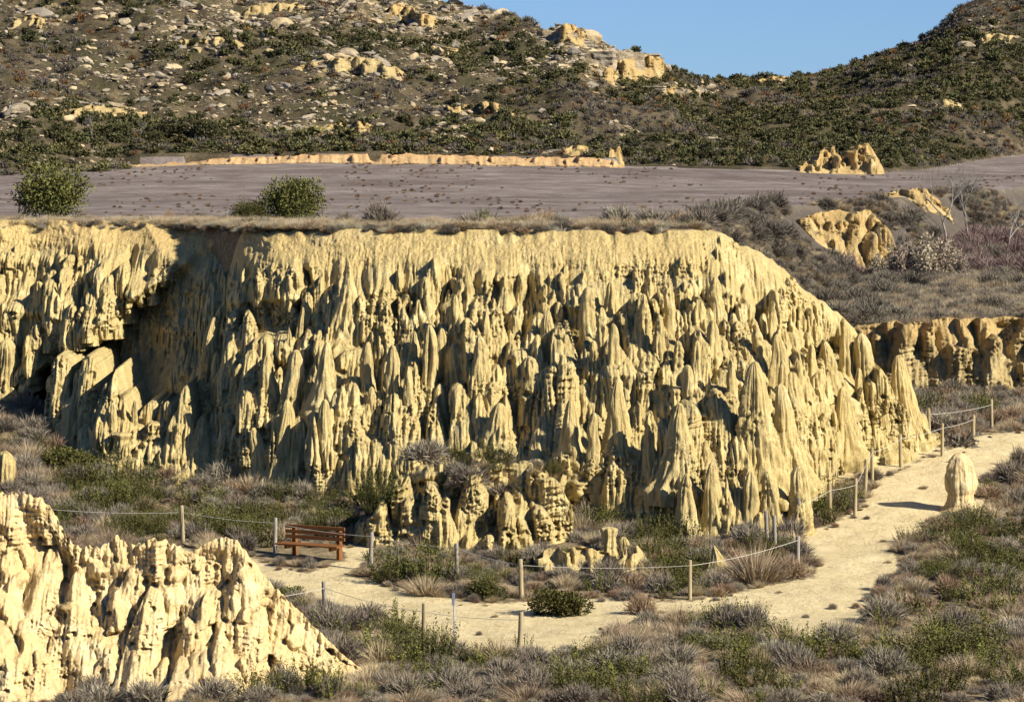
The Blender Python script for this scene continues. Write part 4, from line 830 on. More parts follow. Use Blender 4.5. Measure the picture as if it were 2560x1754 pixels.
def leaf_sprig_shrub(seed, stems=46, R=0.5, H=0.6, leaf=0.045, per=22, mat='green', spread=0.5):
    """upright sprigs set with short narrow leaves (rosemary-like)"""
    r = np.random.default_rng(seed); parts = []
    a = r.uniform(0, 2 * np.pi, stems); q = np.sqrt(r.random(stems))
    foot = np.stack([np.cos(a) * q * R * .75, np.sin(a) * q * R * .75, np.zeros(stems)], -1)
    dv = np.stack([np.cos(a) * q * spread, np.sin(a) * q * spread, np.ones(stems)], -1) + r.normal(size=(stems, 3)) * 0.12
    dv /= np.linalg.norm(dv, axis=1)[:, None]; L = H * r.uniform(0.6, 1.1, stems) * (1.08 - 0.45 * q ** 2)
    parts.append((lambda P: (P[0], P[1], P[2] * 0, P[3] * 0))(blades_mesh('s', foot, dv, L, np.full(stems, .014), r.normal(size=(stems, 3)) * .04, r.random(stems))))
    n = stems * per; si = np.repeat(np.arange(stems), per); u = np.tile(np.linspace(0.15, 1.0, per), stems) + r.uniform(-.03, .03, n)
    b = foot[si] + dv[si] * (L[si] * u)[:, None] + r.normal(size=(n, 3)) * 0.012
    ld = dv[si] * 0.8 + r.normal(size=(n, 3)) * 0.75
    P = blades_mesh('l', b, ld, leaf * r.uniform(.7, 1.4, n) * (1.15 - .3 * u), np.full(n, leaf * .42), np.zeros((n, 3)), np.clip(r.random(n) * .8 + .2 * (u - .5), 0, 1))
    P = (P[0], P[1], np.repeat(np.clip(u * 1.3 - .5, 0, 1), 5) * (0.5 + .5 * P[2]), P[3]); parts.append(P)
    return to_mesh('sprigs', merge(parts), M[mat])
def leafy_bush(seed, n=1500, R=0.5, H=0.9, leaf=0.06, mat='dgreen', lobes=9, stems=True, flat=0.6):
    """dense irregular crown: leaf clumps on overlapping lobes"""
    r = np.random.default_rng(seed)
    lc = dome_dirs(r, lobes, -0.1) * np.array([R, R, H * 0.5]) * r.uniform(.35, .85, (lobes, 1)) + [0, 0, H * 0.20]; lr = r.uniform(.28, .5, lobes) * R * 1.05
    li = r.integers(0, lobes, n); dd = r.normal(size=(n, 3)); dd /= np.linalg.norm(dd, axis=1)[:, None]
    rad = r.uniform(.55, 1.08, n) + 0.16 * np.sin(dd[:, 0] * 7 + li) * np.cos(dd[:, 1] * 6 + li * 2) + 0.1 * np.sin(dd[:, 2] * 9 + li)
    b = lc[li] + dd * (lr[li] * rad)[:, None] * [1, 1, .95]; b[:, 2] = np.maximum(b[:, 2], 0.02)
    P = blades_mesh('l', b, dd + r.normal(size=(n, 3)) * .6 + [0, 0, .35], leaf * r.uniform(.8, 1.7, n), leaf * r.uniform(.5, .9, n), np.zeros((n, 3)), r.random(n))
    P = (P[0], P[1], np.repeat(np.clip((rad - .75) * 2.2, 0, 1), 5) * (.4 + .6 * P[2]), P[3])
    return to_mesh('leaves', P, M[mat])
def tube(pts, radii, sides=5):
    pts = np.array(pts, float); V_, F_1 = [], []
    for k, p in enumerate(pts):
        d = pts[min(k + 1, len(pts) - 1)] - pts[max(k - 1, 0)]; d /= np.linalg.norm(d) + 1e-9
        s = np.cross(d, [0.31, 0.95, 0.1]); s /= np.linalg.norm(s) + 1e-9; t_ = np.cross(d, s)
        for j in range(sides):
            a = 2 * math.pi * j / sides; V_.append(p + radii[k] * (math.cos(a) * s + math.sin(a) * t_))
    for k in range(len(pts) - 1):
        for j in range(sides):
            F_1.append((k * sides + j, k * sides + (j + 1) % sides, (k + 1) * sides + (j + 1) % sides, (k + 1) * sides + j))
    return np.array(V_), np.array(F_1)
def join_tubes(lst):
    Vs, Fs, o = [], [], 0
    for v, f in lst: Vs.append(v); Fs.append(f + o); o += len(v)
    return np.concatenate(Vs), np.concatenate(Fs)
def bare_tree(seed, H=2.4, depth=5, r0=0.06, spread=0.55, trunk=0.3):
    r = random.Random(seed); L = []
    def grow(p, d, ln, rad, k):
        q = p; pts = [p]; rr = [rad]
        for i in range(3):
            d = (d + Vector((r.uniform(-1, 1), r.uniform(-1, 1), r.uniform(-.3, .6))) * 0.22).normalized(); q = q + d * ln / 3; pts.append(q); rr.append(rad * (1 - .13 * (i + 1)))
        L.append(tube([tuple(x) for x in pts], rr, 4 if k > 1 else 3))
        if k == 0: return
        for j in range(r.choice((2, 3, 3))):
            nd_ = (d + Vector((r.uniform(-1, 1), r.uniform(-1, 1), r.uniform(-.2, .7))) * spread * 1.4).normalized()
            grow(q if j else pts[2], nd_, ln * r.uniform(.62, .85), rad * .62, k - 1)
    grow(Vector((0, 0, 0)), Vector((0, 0, 1)), H * trunk, r0, depth)
    v, f = join_tubes(L); return v, f
def rock_mesh(seed, flat=0.6, sub=2, cuts=9, rough_=0.09):
    r = np.random.default_rng(seed); bm = bmesh.new(); bmesh.ops.create_icosphere(bm, subdivisions=sub, radius=0.5)
    Vv = np.array([v.co[:] for v in bm.verts]); 
    for k in range(cuts):
        n = r.normal(size=3); n /= np.linalg.norm(n); h = r.uniform(.22, .4); dd = Vv @ n; Vv = Vv - np.outer(np.maximum(dd - h, 0), n)
    Vv = Vv * [1, r.uniform(.6, .95), flat] + rough_ * np.stack([n3(Vv[:, 0] * 3, Vv[:, 1] * 3, Vv[:, 2] * 3, seed + j) for j in range(3)], -1)
    for v, c in zip(bm.verts, Vv): v.co = c
    me = bpy.data.meshes.new('rock'); bm.to_mesh(me); bm.free(); me.materials.append(M['boulder']); return me

PR = {
    'twig': [twig_shrub(s, 800 + 60 * s, H=.34 + .03 * s) for s in range(8)], 'twig_red': [twig_shrub(40 + s, 850, mat='twig_red', H=.38) for s in range(3)],
    'grass': [grass_tuft(60 + s, 520 + 70 * s, R=.42 + .05 * s, H=.36 + .03 * s, w=.009, lean=(-.34 + .06 * s, -.05)) for s in range(7)], 'grass_pale': [grass_tuft(70 + s, 200, .5, .42, .014, 'straw_pale') for s in range(3)],
    'green': [leaf_sprig_shrub(80 + s, 36 + 5 * s, H=.5 + .04 * s, per=26, leaf=.04) for s in range(7)], 'green_dense': [leafy_bush(90 + s, 4200, .5, .75, .042, 'green', 16) for s in range(3)],
    'sprig': [leaf_sprig_shrub(100 + s, 15, .38, .75, .06, 26, 'yellowgreen', .3) for s in range(3)],
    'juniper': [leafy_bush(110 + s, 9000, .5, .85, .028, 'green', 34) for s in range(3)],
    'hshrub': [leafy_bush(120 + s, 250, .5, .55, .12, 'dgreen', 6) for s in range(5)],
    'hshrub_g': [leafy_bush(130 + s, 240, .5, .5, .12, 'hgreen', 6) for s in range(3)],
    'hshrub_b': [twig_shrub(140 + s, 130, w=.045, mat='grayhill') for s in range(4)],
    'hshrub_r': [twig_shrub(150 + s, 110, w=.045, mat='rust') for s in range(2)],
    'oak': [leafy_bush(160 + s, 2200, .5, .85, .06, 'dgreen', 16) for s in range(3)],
    'tamarisk': [twig_shrub(170 + s, 800, .5, .62, .013, 'tamarisk') for s in range(4)],
    'darktwig': [twig_shrub(180 + s, 800, .5, .45, .014, 'grayhill') for s in range(4)],
    'plume': [leafy_bush(190 + s, 900, .26, 1.1, .035, 'plume', 9) for s in range(3)],
    'rock': [rock_mesh(200 + s, r_f, 2, 10) for s, r_f in enumerate((.6, .45, .75, .35, .55, .7, .3, .5))],
    'rocklet': [rock_mesh(220 + s, .6, 1, 6) for s in range(5)],
}
_cnt = {}
def put(kind, x, y, z, sc, name, label, cat, group=None, rz=None, part=None, v=None, parent=None):
    """one plant or stone standing at x, y, z"""
    k = _cnt.get(kind, 0); _cnt[kind] = k + 1; ms = PR[kind]; me = ms[(k if v is None else v) % len(ms)]
    o = bpy.data.objects.new(name, me); COL.objects.link(o); o.location = (x, y, z)
    o.rotation_euler = (0, 0, (k * 2.399) % 6.283 if rz is None else rz); o.scale = sc if isinstance(sc, tuple) else (sc, sc, sc)
    tag(o, label, cat, group); return o
def scatter_stuff(name, kinds, P, scale, mats=None, kind='stuff', flat=None):
    """uncountable cover: one object that sets small plants or stones on its points"""
    me = bpy.data.meshes.new(name); P = np.asarray(P, np.float32); n = len(P); me.vertices.add(n); me.vertices.foreach_set('co', P.ravel())
    rr = np.random.default_rng(n)
    a = me.attributes.new('sc', 'FLOAT_VECTOR', 'POINT'); sc = np.asarray(scale, np.float32); sc = np.stack([sc, sc, sc * rr.uniform(.75, 1.25, n)], -1) if sc.ndim == 1 else sc
    a.data.foreach_set('vector', sc.astype(np.float32).ravel())
    a = me.attributes.new('rot', 'FLOAT_VECTOR', 'POINT'); ro = np.zeros((n, 3), np.float32); ro[:, 2] = rr.uniform(0, 6.28, n); ro[:, :2] = rr.normal(size=(n, 2)) * .12; a.data.foreach_set('vector', ro.ravel())
    col = bpy.data.collections.new(name + '_sources')
    for kd in kinds:
        for m_ in PR[kd]:
            col.objects.link(bpy.data.objects.new(kd, m_))
    ng = bpy.data.node_groups.new(name, 'GeometryNodeTree')
    ng.interface.new_socket('Geometry', in_out='INPUT', socket_type='NodeSocketGeometry'); ng.interface.new_socket('Geometry', in_out='OUTPUT', socket_type='NodeSocketGeometry')
    N = ng.nodes; gi = N.new('NodeGroupInput'); go = N.new('NodeGroupOutput'); ci = N.new('GeometryNodeCollectionInfo'); ci.inputs['Collection'].default_value = col
    ci.inputs['Separate Children'].default_value = True; ci.inputs['Reset Children'].default_value = True
    ip = N.new('GeometryNodeInstanceOnPoints'); ip.inputs['Pick Instance'].default_value = True
    an = N.new('GeometryNodeInputNamedAttribute'); an.data_type = 'FLOAT_VECTOR'; an.inputs['Name'].default_value = 'sc'
    ar = N.new('GeometryNodeInputNamedAttribute'); ar.data_type = 'FLOAT_VECTOR'; ar.inputs['Name'].default_value = 'rot'
    er = N.new('FunctionNodeEulerToRotation')
    K = ng.links.new; K(gi.outputs[0], ip.inputs['Points']); K(ci.outputs[0], ip.inputs['Instance']); K(an.outputs['Attribute'], ip.inputs['Scale'])
    K(ar.outputs['Attribute'], er.inputs[0]); K(er.outputs[0], ip.inputs['Rotation']); K(ip.outputs[0], go.inputs[0])
    o = bpy.data.objects.new(name, me); COL.objects.link(o); md = o.modifiers.new('cover', 'NODES'); md.node_group = ng
    tag(o, kind=kind); return o
# ------------------------------------------------------------------ built things: fences, bench, sign pole, freestanding hoodoo
def post_mesh(h, r, seed, grey):
    rr = random.Random(seed); lean = (rr.uniform(-.06, .06), rr.uniform(-.05, .05)); pts = [(lean[0] * z, lean[1] * z, z) for z in (-.25, 0, h * .33, h * .66, h - .02, h, h + .004)]
    v, f = tube(pts, [r, r, r * .99, r * .97, r * .96, r * .82, .001], 12)
    me = mesh_np('post', v, f, True); me.materials.append(M['post_grey' if grey else 'post']); return me
def find_post(px, py, h):
    """where a post of height h stands whose top shows at px, py"""
    ax, az = ray(px, py)
    d = 85.0
    while d < 135:
        if zT(ax * d, d) + h >= EYE + az * d: return ax * d, d, zT(ax * d, d)
        d += 0.03
def fence(tops, runs, label, greys=(), h=1.06, extra=()):
    root = None; pos = []
    for k, (px, py) in enumerate(tops):
        p = find_post(px, py, h); pos.append(p)
    root = empty('rope_fence', pos[0]); tag(root, label, 'fence')
    for k, p in enumerate(pos):
        o = link('post', post_mesh(h + .05 * math.sin(k * 5 + p[0]), 0.060 + .006 * math.sin(k * 3), k + 3, k in greys), None, root); o.location = Vector(p) - Vector(pos[0])
    for a, b in runs:
        A = Vector(pos[a] if isinstance(a, int) else a); B = Vector(pos[b] if isinstance(b, int) else b)
        A = A + Vector((0, -0.07, h * 0.86)); B = B + Vector((0, -0.07, h * 0.86)); L = (B - A).length
        pts = [tuple(A.lerp(B, t_) - Vector((0, 0, 0.016 * L * 4 * t_ * (1 - t_))) - Vector(pos[0])) for t_ in np.linspace(0, 1, 9)]
        v, f = tube(pts, [0.0065] * 9, 5); link('rope', mesh_np('rope', v, f, True), M['rope'], root)
    return pos
fence([(123, 1259), (457, 1267), (687, 1293), (926, 1326), (1143, 1356), (1304, 1398), (1725, 1399), (1994, 1336)], [(k, k + 1) for k in range(7)],
      'long rope fence on round wooden posts running behind the bench and along the shrubs', (0, 2, 3, 4, 7))
pp = fence([(2000, 1247), (2076, 1212), (2138, 1200), (2163, 1151), (2181, 1118), (2253, 1085), (2356, 1058), (2433, 1037)], [(k, k + 1) for k in range(7)],
      'rope fence climbing beside the sandy path under the tall pinnacles', (0,))
fence([(1918, 1280), (1938, 1287)], [(0, 1)], 'two short grey posts standing before the cliff foot', (0, 1))
fence([(2324, 1024), (2480, 1000)], [(0, 1)], 'rope fence among dry scrub at the far bend of the path', ())
fence([(560, 1492), (813, 1454), (1059, 1513), (1299, 1559)], [(0, 1), (1, 2), (2, 3)], 'near rope fence along the front edge of the path, half hidden by heath', (0, 1))

def box_np(x0, x1, y0, y1, z0, z1, bev=0.006):
    bm = bmesh.new(); bmesh.ops.create_cube(bm, size=1.0)
    for v in bm.verts: v.co = ((x0 + x1) / 2 + v.co.x * (x1 - x0), (y0 + y1) / 2 + v.co.y * (y1 - y0), (z0 + z1) / 2 + v.co.z * (z1 - z0))
    bmesh.ops.bevel(bm, geom=bm.edges[:], offset=bev, segments=1, affect='EDGES')
    me = bpy.data.meshes.new('board'); bm.to_mesh(me); bm.free(); me.materials.append(M['bench']); return me
bx, by, bz = None, None, None
axr, azr = ray(790, 1408)
d_ = 100.6; bench = empty('park_bench', (axr * d_, d_, zT(axr * d_, d_)), -math.radians(27)); tag(bench, 'orange brown wooden slatted park bench on the sandy clearing', 'bench')
# local x along the bench, -y towards the sitter's front
for s in (-0.72, 0.72):
    o = link('leg', box_np(s - .05, s + .05, -0.02, 0.15, -0.15, 0.92), None, bench)
    o = link('seat_bearer', box_np(s - .042, s + .042, -0.47, -0.022, 0.30, 0.395), None, bench)
for k in range(4):
    link('seat_slat', box_np(-1.03, 0.98, -0.53 + k * 0.128, -0.53 + k * 0.128 + 0.112, 0.398, 0.445), None, bench)
for k in range(3):
    link('back_slat', box_np(-0.97, 0.96, -0.062, -0.022, 0.545 + k * 0.145, 0.645 + k * 0.145), None, bench)

p = find_post(1135, 1483, 1.32)
sp_ = empty('sign_pole', p); tag(sp_, 'thin grey metal pole with a narrow plate seen edge on, beside the near rope fence', 'sign pole')
v, f = tube([(0, 0, -.2), (.01, 0, .6), (.0, 0, 1.1), (-.02, 0, 1.30)], [.02] * 4, 8); link('pole', mesh_np('pole', v, f), M['metal'], sp_)
link('plate', box_np(-.052, .016, -.10, .10, 1.05, 1.32, .004), None, sp_).data.materials[0] = M['plate']

ax_, az_ = ray(2410, 1284); dh = 100
while zT(ax_ * dh, dh) < EYE + az_ * dh: dh += .03
hd = link('hoodoo', spire_mesh(0.44, 1.80, 'h', 77, 0.9, (-0.12, 0), 0.3, 0.55), M['fore'], None, (ax_ * dh, dh + .25, zT(ax_ * dh, dh + .25))); tag(hd, 'freestanding rounded sandstone hoodoo with a narrow neck beside the path', 'rock')
hd['kind'] = 'thing'
for (tx, ty, bx_, by_, wd, st, lab) in [(1520, 1316, 1518, 1400, 52, 'c', 'squat sandstone stump among dark shrubs below the cliff'), (1785, 1362, 1800, 1440, 60, 'p', 'small broken sandstone tooth behind the dry grass by the rope fence'),
                                        (1560, 1340, 1560, 1390, 30, 'b', 'tiny sandstone knob just right of the squat stump'), (470, 1165, 440, 1215, 60, 'p', 'pale crumbling rock tooth rising from scrub at the shaded cliff foot'),
                                        (12, 1125, 10, 1215, 52, 'k', 'pale rock stub at the picture edge behind the grey shrubs')]:
    dd_ = hit(bx_, by_, zT, 90, 125)
    if dd_ is None: continue
    R = wd / 2 / 9000 * dd_; q = at(bx_, by_, dd_); tp = at(tx, ty, dd_)
    o = link('rock_stub', spire_mesh(R, max(.3, tp[2] - q[2]), st, wd, 1, (tp[0] - q[0], 0), .4, .8), M['cliff'], None, q); tag(o, lab, 'rock')

# ------------------------------------------------------------------ valley vegetation
rs = np.random.default_rng(99)
def rand_ad(n, d0, d1, p0, p1):
    px = rs.uniform(p0, p1, n); u = rs.random(n); d = np.sqrt(d0 * d0 + u * (d1 * d1 - d0 * d0)); return (px - 1280) / 9000 * d, d
def free_ground(x, y, pad=0.0):
    z = T(x, y); px, py = project(x, y, z)
    ok = (sand_at(px, py) < 0.40) & ~in_cliff(x, y) & ~in_bad(x, y)
    ok &= ~((px > 890) & (px < 1440) & (y > 101.9) & (y < 107))
    ok &= ~((np.abs(px - 770) < 130) & (np.abs(y - 100.8) < 1.3))
    return z, px, py, ok
LM = [(60, 1180, 'the near rock wall at left'), (112, 1200, 'the first fence post at left'), (420, 1230, 'the second fence post'), (260, 1130, 'the feathery green shrub'), (440, 1190, 'the pale rock tooth'), (560, 1140, 'the shaded cliff foot'), (625, 1225, 'the post by the bench'), (700, 1250, 'the park bench'),
      (760, 1150, 'the shrubs behind the bench'), (843, 1250, 'the post right of the bench'), (900, 1160, 'the left end of the rock mound'), (1040, 1280, 'the grey post under the mound'), (1120, 1230, 'the foot of the rock mound'), (1184, 1360, 'the tallest front post'), (1330, 1200, 'the right end of the rock mound'), (1375, 1250, 'the squat stone stump'),
      (1400, 1330, 'the low rock ledge'), (1567, 1350, 'the post in front of the ledge'), (1620, 1270, 'the small sandstone tooth'), (1640, 1210, 'the lowest pinnacles'), (1742, 1220, 'the two short grey posts'), (1810, 1270, 'the corner post of the path'), (1885, 1180, 'the yellow post'), (1960, 1110, 'the pair of close posts'), (2044, 1060, 'the upper fence posts'),
      (2209, 980, 'the last upper post'), (2180, 1160, 'the lone hoodoo'), (2250, 1300, 'the heath below the hoodoo'), (2080, 1260, 'the path edge under the hoodoo'), (1990, 1380, 'the right bend of the path'), (2200, 1420, 'the middle of the right heath'), (2300, 1500, 'the lower right corner'), (1930, 1470, 'the tip of the sand'), (2080, 1550, 'the bottom edge of the right heath'),
      (1740, 1450, 'the domed grey shrubs by the path'), (1600, 1500, 'the sprigs below the sand'), (1400, 1470, 'the leaning straw tussock'), (1180, 1500, 'the last near post'), (1030, 1500, 'the thin metal pole'), (960, 1470, 'the middle near post'), (740, 1380, 'the first near post'), (820, 1450, 'the grassy bank by the near fence'), (720, 1560, 'the toe of the near rocks'),
      (900, 1570, 'the bottom edge under the near fence'), (1150, 1575, 'the bottom centre'), (1350, 1570, 'the tall bright sprigs'), (1650, 1575, 'the bottom edge right of centre'), (2250, 900, 'the rear cliff'), (2300, 1100, 'the far side of the path'), (1050, 1060, 'the top of the rock mound')]
def where_am_i(px, py):
    X_, Y_ = px / D, py / D; c = min(LM, key=lambda l: (X_ - l[0]) ** 2 + 2.2 * (Y_ - l[1]) ** 2); dx, dy = X_ - c[0], Y_ - c[1]
    rel = 'at' if math.hypot(dx, dy) < 22 else (('right of' if dx > 0 else 'left of') if abs(dx) > abs(dy) * 1.3 else ('below' if dy > 0 else 'above'))
    return rel + ' ' + c[2], 'near ' + c[2]
x, y = rand_ad(5200, 78, 134, -120, 2700)
z, px, py, ok = free_ground(x, y)
ok &= (y < 122) | (px > 2050); ok &= (y < 133.5)
x, y, z, px, py = x[ok], y[ok], z[ok], px[ok], py[ok]
# thin out to a minimum spacing
keep_i = []; cell = {}
for i in range(len(x)):
    sp_min = 0.36 if y[i] < 108 else 0.48
    c = (int(x[i] / .5), int(y[i] / .5)); bad_ = False
    for a in (-1, 0, 1):
        for b in (-1, 0, 1):
            for j in cell.get((c[0] + a, c[1] + b), ()):
                if (x[i] - x[j]) ** 2 + (y[i] - y[j]) ** 2 < sp_min ** 2: bad_ = True
    if not bad_: cell.setdefault(c, []).append(i); keep_i.append(i)
x, y, z, px, py = [a[keep_i] for a in (x, y, z, px, py)]
n_g = n2(x * 0.30, y * 0.18, 201); n_s = n2(x * 0.35 + 9, y * 0.25, 202)
GREENZ = [(480, 1180, 260, 60), (760, 1180, 100, 50), (900, 1310, 90, 40), (1100, 1340, 90, 40), (2230, 1250, 130, 90), (2130, 1480, 120, 60), (1000, 1500, 150, 40), (1350, 1540, 80, 40), (1560, 1310, 60, 40), (1450, 1190, 80, 30), (130, 1050, 80, 30), (1690, 1500, 60, 50), (740, 1560, 60, 50), (270, 1130, 60, 50), (1850, 1490, 80, 30)]
LAB = {'twig': ('dry_shrub', 'grey leafless dry shrub', 'shrub'), 'twig_red': ('rusty_shrub', 'reddish brown dry shrub', 'shrub'), 'grass': ('grass_tussock', 'straw coloured grass tussock', 'grass tussock'),
       'green': ('green_shrub', 'olive green leafy shrub', 'shrub'), 'sprig': ('sprig_shrub', 'yellow green sprig shrub', 'shrub')}
lists = {k: [] for k in LAB}
for i in range(len(x)):
    gz = max([math.exp(-(((px[i] / D - a) / c) ** 2 + ((py[i] / D - b) / d) ** 2)) for a, b, c, d in GREENZ])
    u = rs.random(); fg = 0.10 + 0.75 * gz + 0.18 * max(0, n_g[i])
    if u < fg: k = 'sprig' if (rs.random() < .35 and py[i] > 1480) else 'green'
    else:
        q = rs.random() + 0.5 * n_s[i]; right = px[i] > 2000
        k = 'grass' if q < (0.5 if right or py[i] > 1500 else .28) else ('twig_red' if q < (0.72 if right else .38) else 'twig')
    big = rs.random() ** 1.6
    s = {'twig': .75 + .75 * big, 'twig_red': .7 + .6 * big, 'grass': .65 + .6 * big, 'green': .75 + .75 * big, 'sprig': .8 + .4 * big}[k]
    if y[i] > 108: s *= 1.1
    if py[i] > 1380 and px[i] < 1500 and k != 'sprig' and py[i] < 1560: s *= 0.7
    sd_ = float(sand_at(np.array([px[i]]), np.array([py[i]]))[0])
    if sd_ > 0.1: s *= 0.6
    lists[k].append((s * 9000 / y[i], s, i))
small = []
for k, L in lists.items():
    L.sort(reverse=True); nm, lb, ct = LAB[k]
    for q, (_, s, i) in enumerate(L):
        if q < 285:
            wh, wg = where_am_i(px[i], py[i]); big_ = 'large ' if q < 70 else ('small ' if q > 190 else ''); put(k, x[i], y[i], z[i] - .03, (s, s, s * rs.uniform(.8, 1.15)), nm, big_ + lb + ' ' + wh, ct, {'grass': 'grass tussocks', 'twig': 'dry shrubs', 'twig_red': 'rusty shrubs', 'green': 'green shrubs', 'sprig': 'sprig shrubs'}[k] + ' ' + wg)
        else: small.append((x[i], y[i], z[i] - .03, s))
# the plants one would point at
HERO = [('green_dense', 1265, 1404, 150, 92, 'compact dark green bush standing alone on the sandy path'), ('twig_red', 1458, 1396, 100, 52, 'low round reddish bush on the path between two posts'), ('green_dense', 1100, 1362, 100, 62, 'dense green bush left of the tallest front post'),
        ('green', 900, 1325, 150, 90, 'wide olive green bush at the post right of the bench'), ('green', 985, 1330, 130, 95, 'tall olive green bush around the grey post below the mound'), ('grass', 965, 1352, 110, 50, 'pale tussock below the wide olive bush'),
        ('grass', 1720, 1325, 150, 90, 'big combed straw tussock beside the small sandstone tooth'), ('twig_red', 1800, 1315, 90, 60, 'russet shrub on the inner corner of the path'), ('grass', 1390, 1455, 110, 65, 'straw tussock leaning over the lower path edge'),
        ('twig', 1650, 1440, 130, 70, 'grey domed shrub right of the leaning straw tussock'), ('twig', 1710, 1450, 110, 75, 'taller grey shrub at the lower bend of the path'), ('twig_red', 2185, 1008, 70, 34, 'small round russet bush by the last upper fence post'), ('twig_red', 1905, 1170, 75, 45, 'low russet bush at the foot of the yellow post'),
        ('grass', 1965, 1132, 60, 40, 'small tussock around the two close posts'), ('twig', 2316, 1062, 60, 46, 'round grey bush at the right edge above the hoodoo'), ('green_dense', 650, 1362, 90, 46, 'green bush left of the near fence post under the bench'), ('green_dense', 150, 1072, 130, 75, 'dark olive bush before the shaded cliff at left'),
        ('green', 262, 1165, 110, 100, 'tall feathery green shrub in the left scrub'), ('twig', 345, 1075, 110, 60, 'grey purple shrub beside the pale rock tooth'), ('green', 1530, 1335, 100, 90, 'green bush behind the right fence post'), ('twig', 1330, 1190, 100, 70, 'spiky purple grey shrub right of the rock mound'),
        ('sprig', 1935, 1462, 75, 58, 'leafy sprig bush at the tip of the sand'), ('sprig', 1830, 1505, 110, 60, 'group of upright leafy sprigs at the lower path edge'), ('sprig', 1665, 1545, 90, 120, 'tall dark sprig bush at the lower right centre'), ('sprig', 1185, 1480, 60, 50, 'yellow green sprig bush wrapped round the last near post'),
        ('sprig', 1355, 1570, 100, 95, 'tall bright green sprigs near the bottom centre'), ('sprig', 745, 1590, 80, 110, 'bright green sprigs at the toe of the near rocks'), ('green', 2130, 1520, 200, 110, 'broad dark green bush in the lower right heath'), ('green', 2195, 1295, 110, 65, 'green bush right of the lone hoodoo below'),
        ('grass', 2010, 1400, 120, 60, 'tussock spilling over the right path edge'), ('twig', 640, 1575, 130, 75, 'dark twiggy shrub against the near rocks'), ('grass', 2290, 950, 90, 40, 'straw tussock by the far rope fence'), ('green', 1130, 1050, 85, 60, 'green shrub topping the rock mound'), ('twig', 960, 1045, 150, 55, 'wide grey shrub on the left shoulder of the mound'),
        ('twig', 1060, 1105, 120, 55, 'grey shrub hanging down the face of the mound'), ('twig', 1140, 1130, 90, 36, 'low grey shrub on the mound edge'), ('grass', 445, 1200, 90, 50, 'straw tussock at the foot of the second fence post'), ('green', 860, 1150, 110, 90, 'dark green shrub left of the mound'), ('green', 760, 1210, 120, 70, 'green shrub right behind the bench')]
def surf(px_, py_, d0=76, d1=126):
    ax, az = ray(px_, py_); d = d0
    while d < d1:
        zz = zT(ax * d, d)
        if 880 < px_ < 1450 and py_ < 1300 : zz = max(zz, zmo(ax * d, d))
        if zz >= EYE + az * d: return ax * d, d, zz
        d += .05
for k, X_, Y_, W_, H_, lb in HERO:
    q = surf(X_ * D, Y_ * D)
    if q is None: print('hero miss', lb); continue
    wm = W_ * D / 9000 * q[1]; hm = H_ * D / 9000 * q[1]
    hk = {'twig': .47, 'twig_red': .42, 'grass': .5, 'green': .62, 'green_dense': .78, 'sprig': .75}[k]; wk = {'sprig': .85, 'grass': .9}.get(k, 1.02)
    nm = {'twig': 'dry_shrub', 'twig_red': 'rusty_shrub', 'grass': 'grass_tussock', 'green': 'green_shrub', 'green_dense': 'green_shrub', 'sprig': 'sprig_shrub'}[k]
    put(k, q[0], q[1] + wm * .3, q[2] - .05, (wm / wk, wm / wk * .9, hm / hk * 1.0), nm, lb, 'grass tussock' if nm == 'grass_tussock' else 'shrub')
for i in range(26):
    X_ = rs.uniform(850, 1290); q = surf(X_ * D, rs.uniform(1030, 1085) * D)
    if q is None: continue
    s = rs.uniform(.35, .8); kk = rs.choice(['twig', 'twig', 'green', 'grass']); put(kk, q[0], q[1] + .1, q[2] - .05, s, {'twig': 'dry_shrub', 'green': 'green_shrub', 'grass': 'grass_tussock'}[kk], {'twig': 'small grey dry shrub', 'green': 'small green shrub', 'grass': 'small straw tussock'}[kk] + ' on top of the rock mound, ' + ('left part' if X_ < 1000 else 'middle part' if X_ < 1140 else 'right part'), 'shrub', 'plants on the rock mound')
# ground cover
x2, y2_ = rand_ad(9000, 78, 134, -120, 2700); z2, p2, q2, ok2 = free_ground(x2, y2_); ok2 &= (y2_ < 123) | (p2 > 2050)
sc2 = rs.uniform(.3, .6, len(x2)); ok2 &= y2_ < 134
P = np.concatenate([np.stack([x2, y2_, z2 - .02], -1)[ok2], np.array([s_[:3] for s_ in small]).reshape(-1, 3)])
scatter_stuff('undergrowth', ['grass', 'twig', 'twig_red'], P, np.concatenate([sc2[ok2], np.array([s_[3] for s_ in small])]))
# sparse tufts and litter on the sand margins
x2, y2_ = rand_ad(14000, 84, 124, 400, 2600); z2 = T(x2, y2_); p2, q2 = project(x2, y2_, z2); sa = sand_at(p2, q2)
pr_ = np.where(sa > .95, 0.012, np.clip((1 - sa) * .35, 0, 1)); ok2 = (sa > .3) & (rs.random(len(x2)) < pr_) & ~in_cliff(x2, y2_)
scatter_stuff('sand_tufts', ['grass', 'twig_red', 'twig'], np.stack([x2, y2_, z2], -1)[ok2], rs.uniform(.12, .34, ok2.sum()))

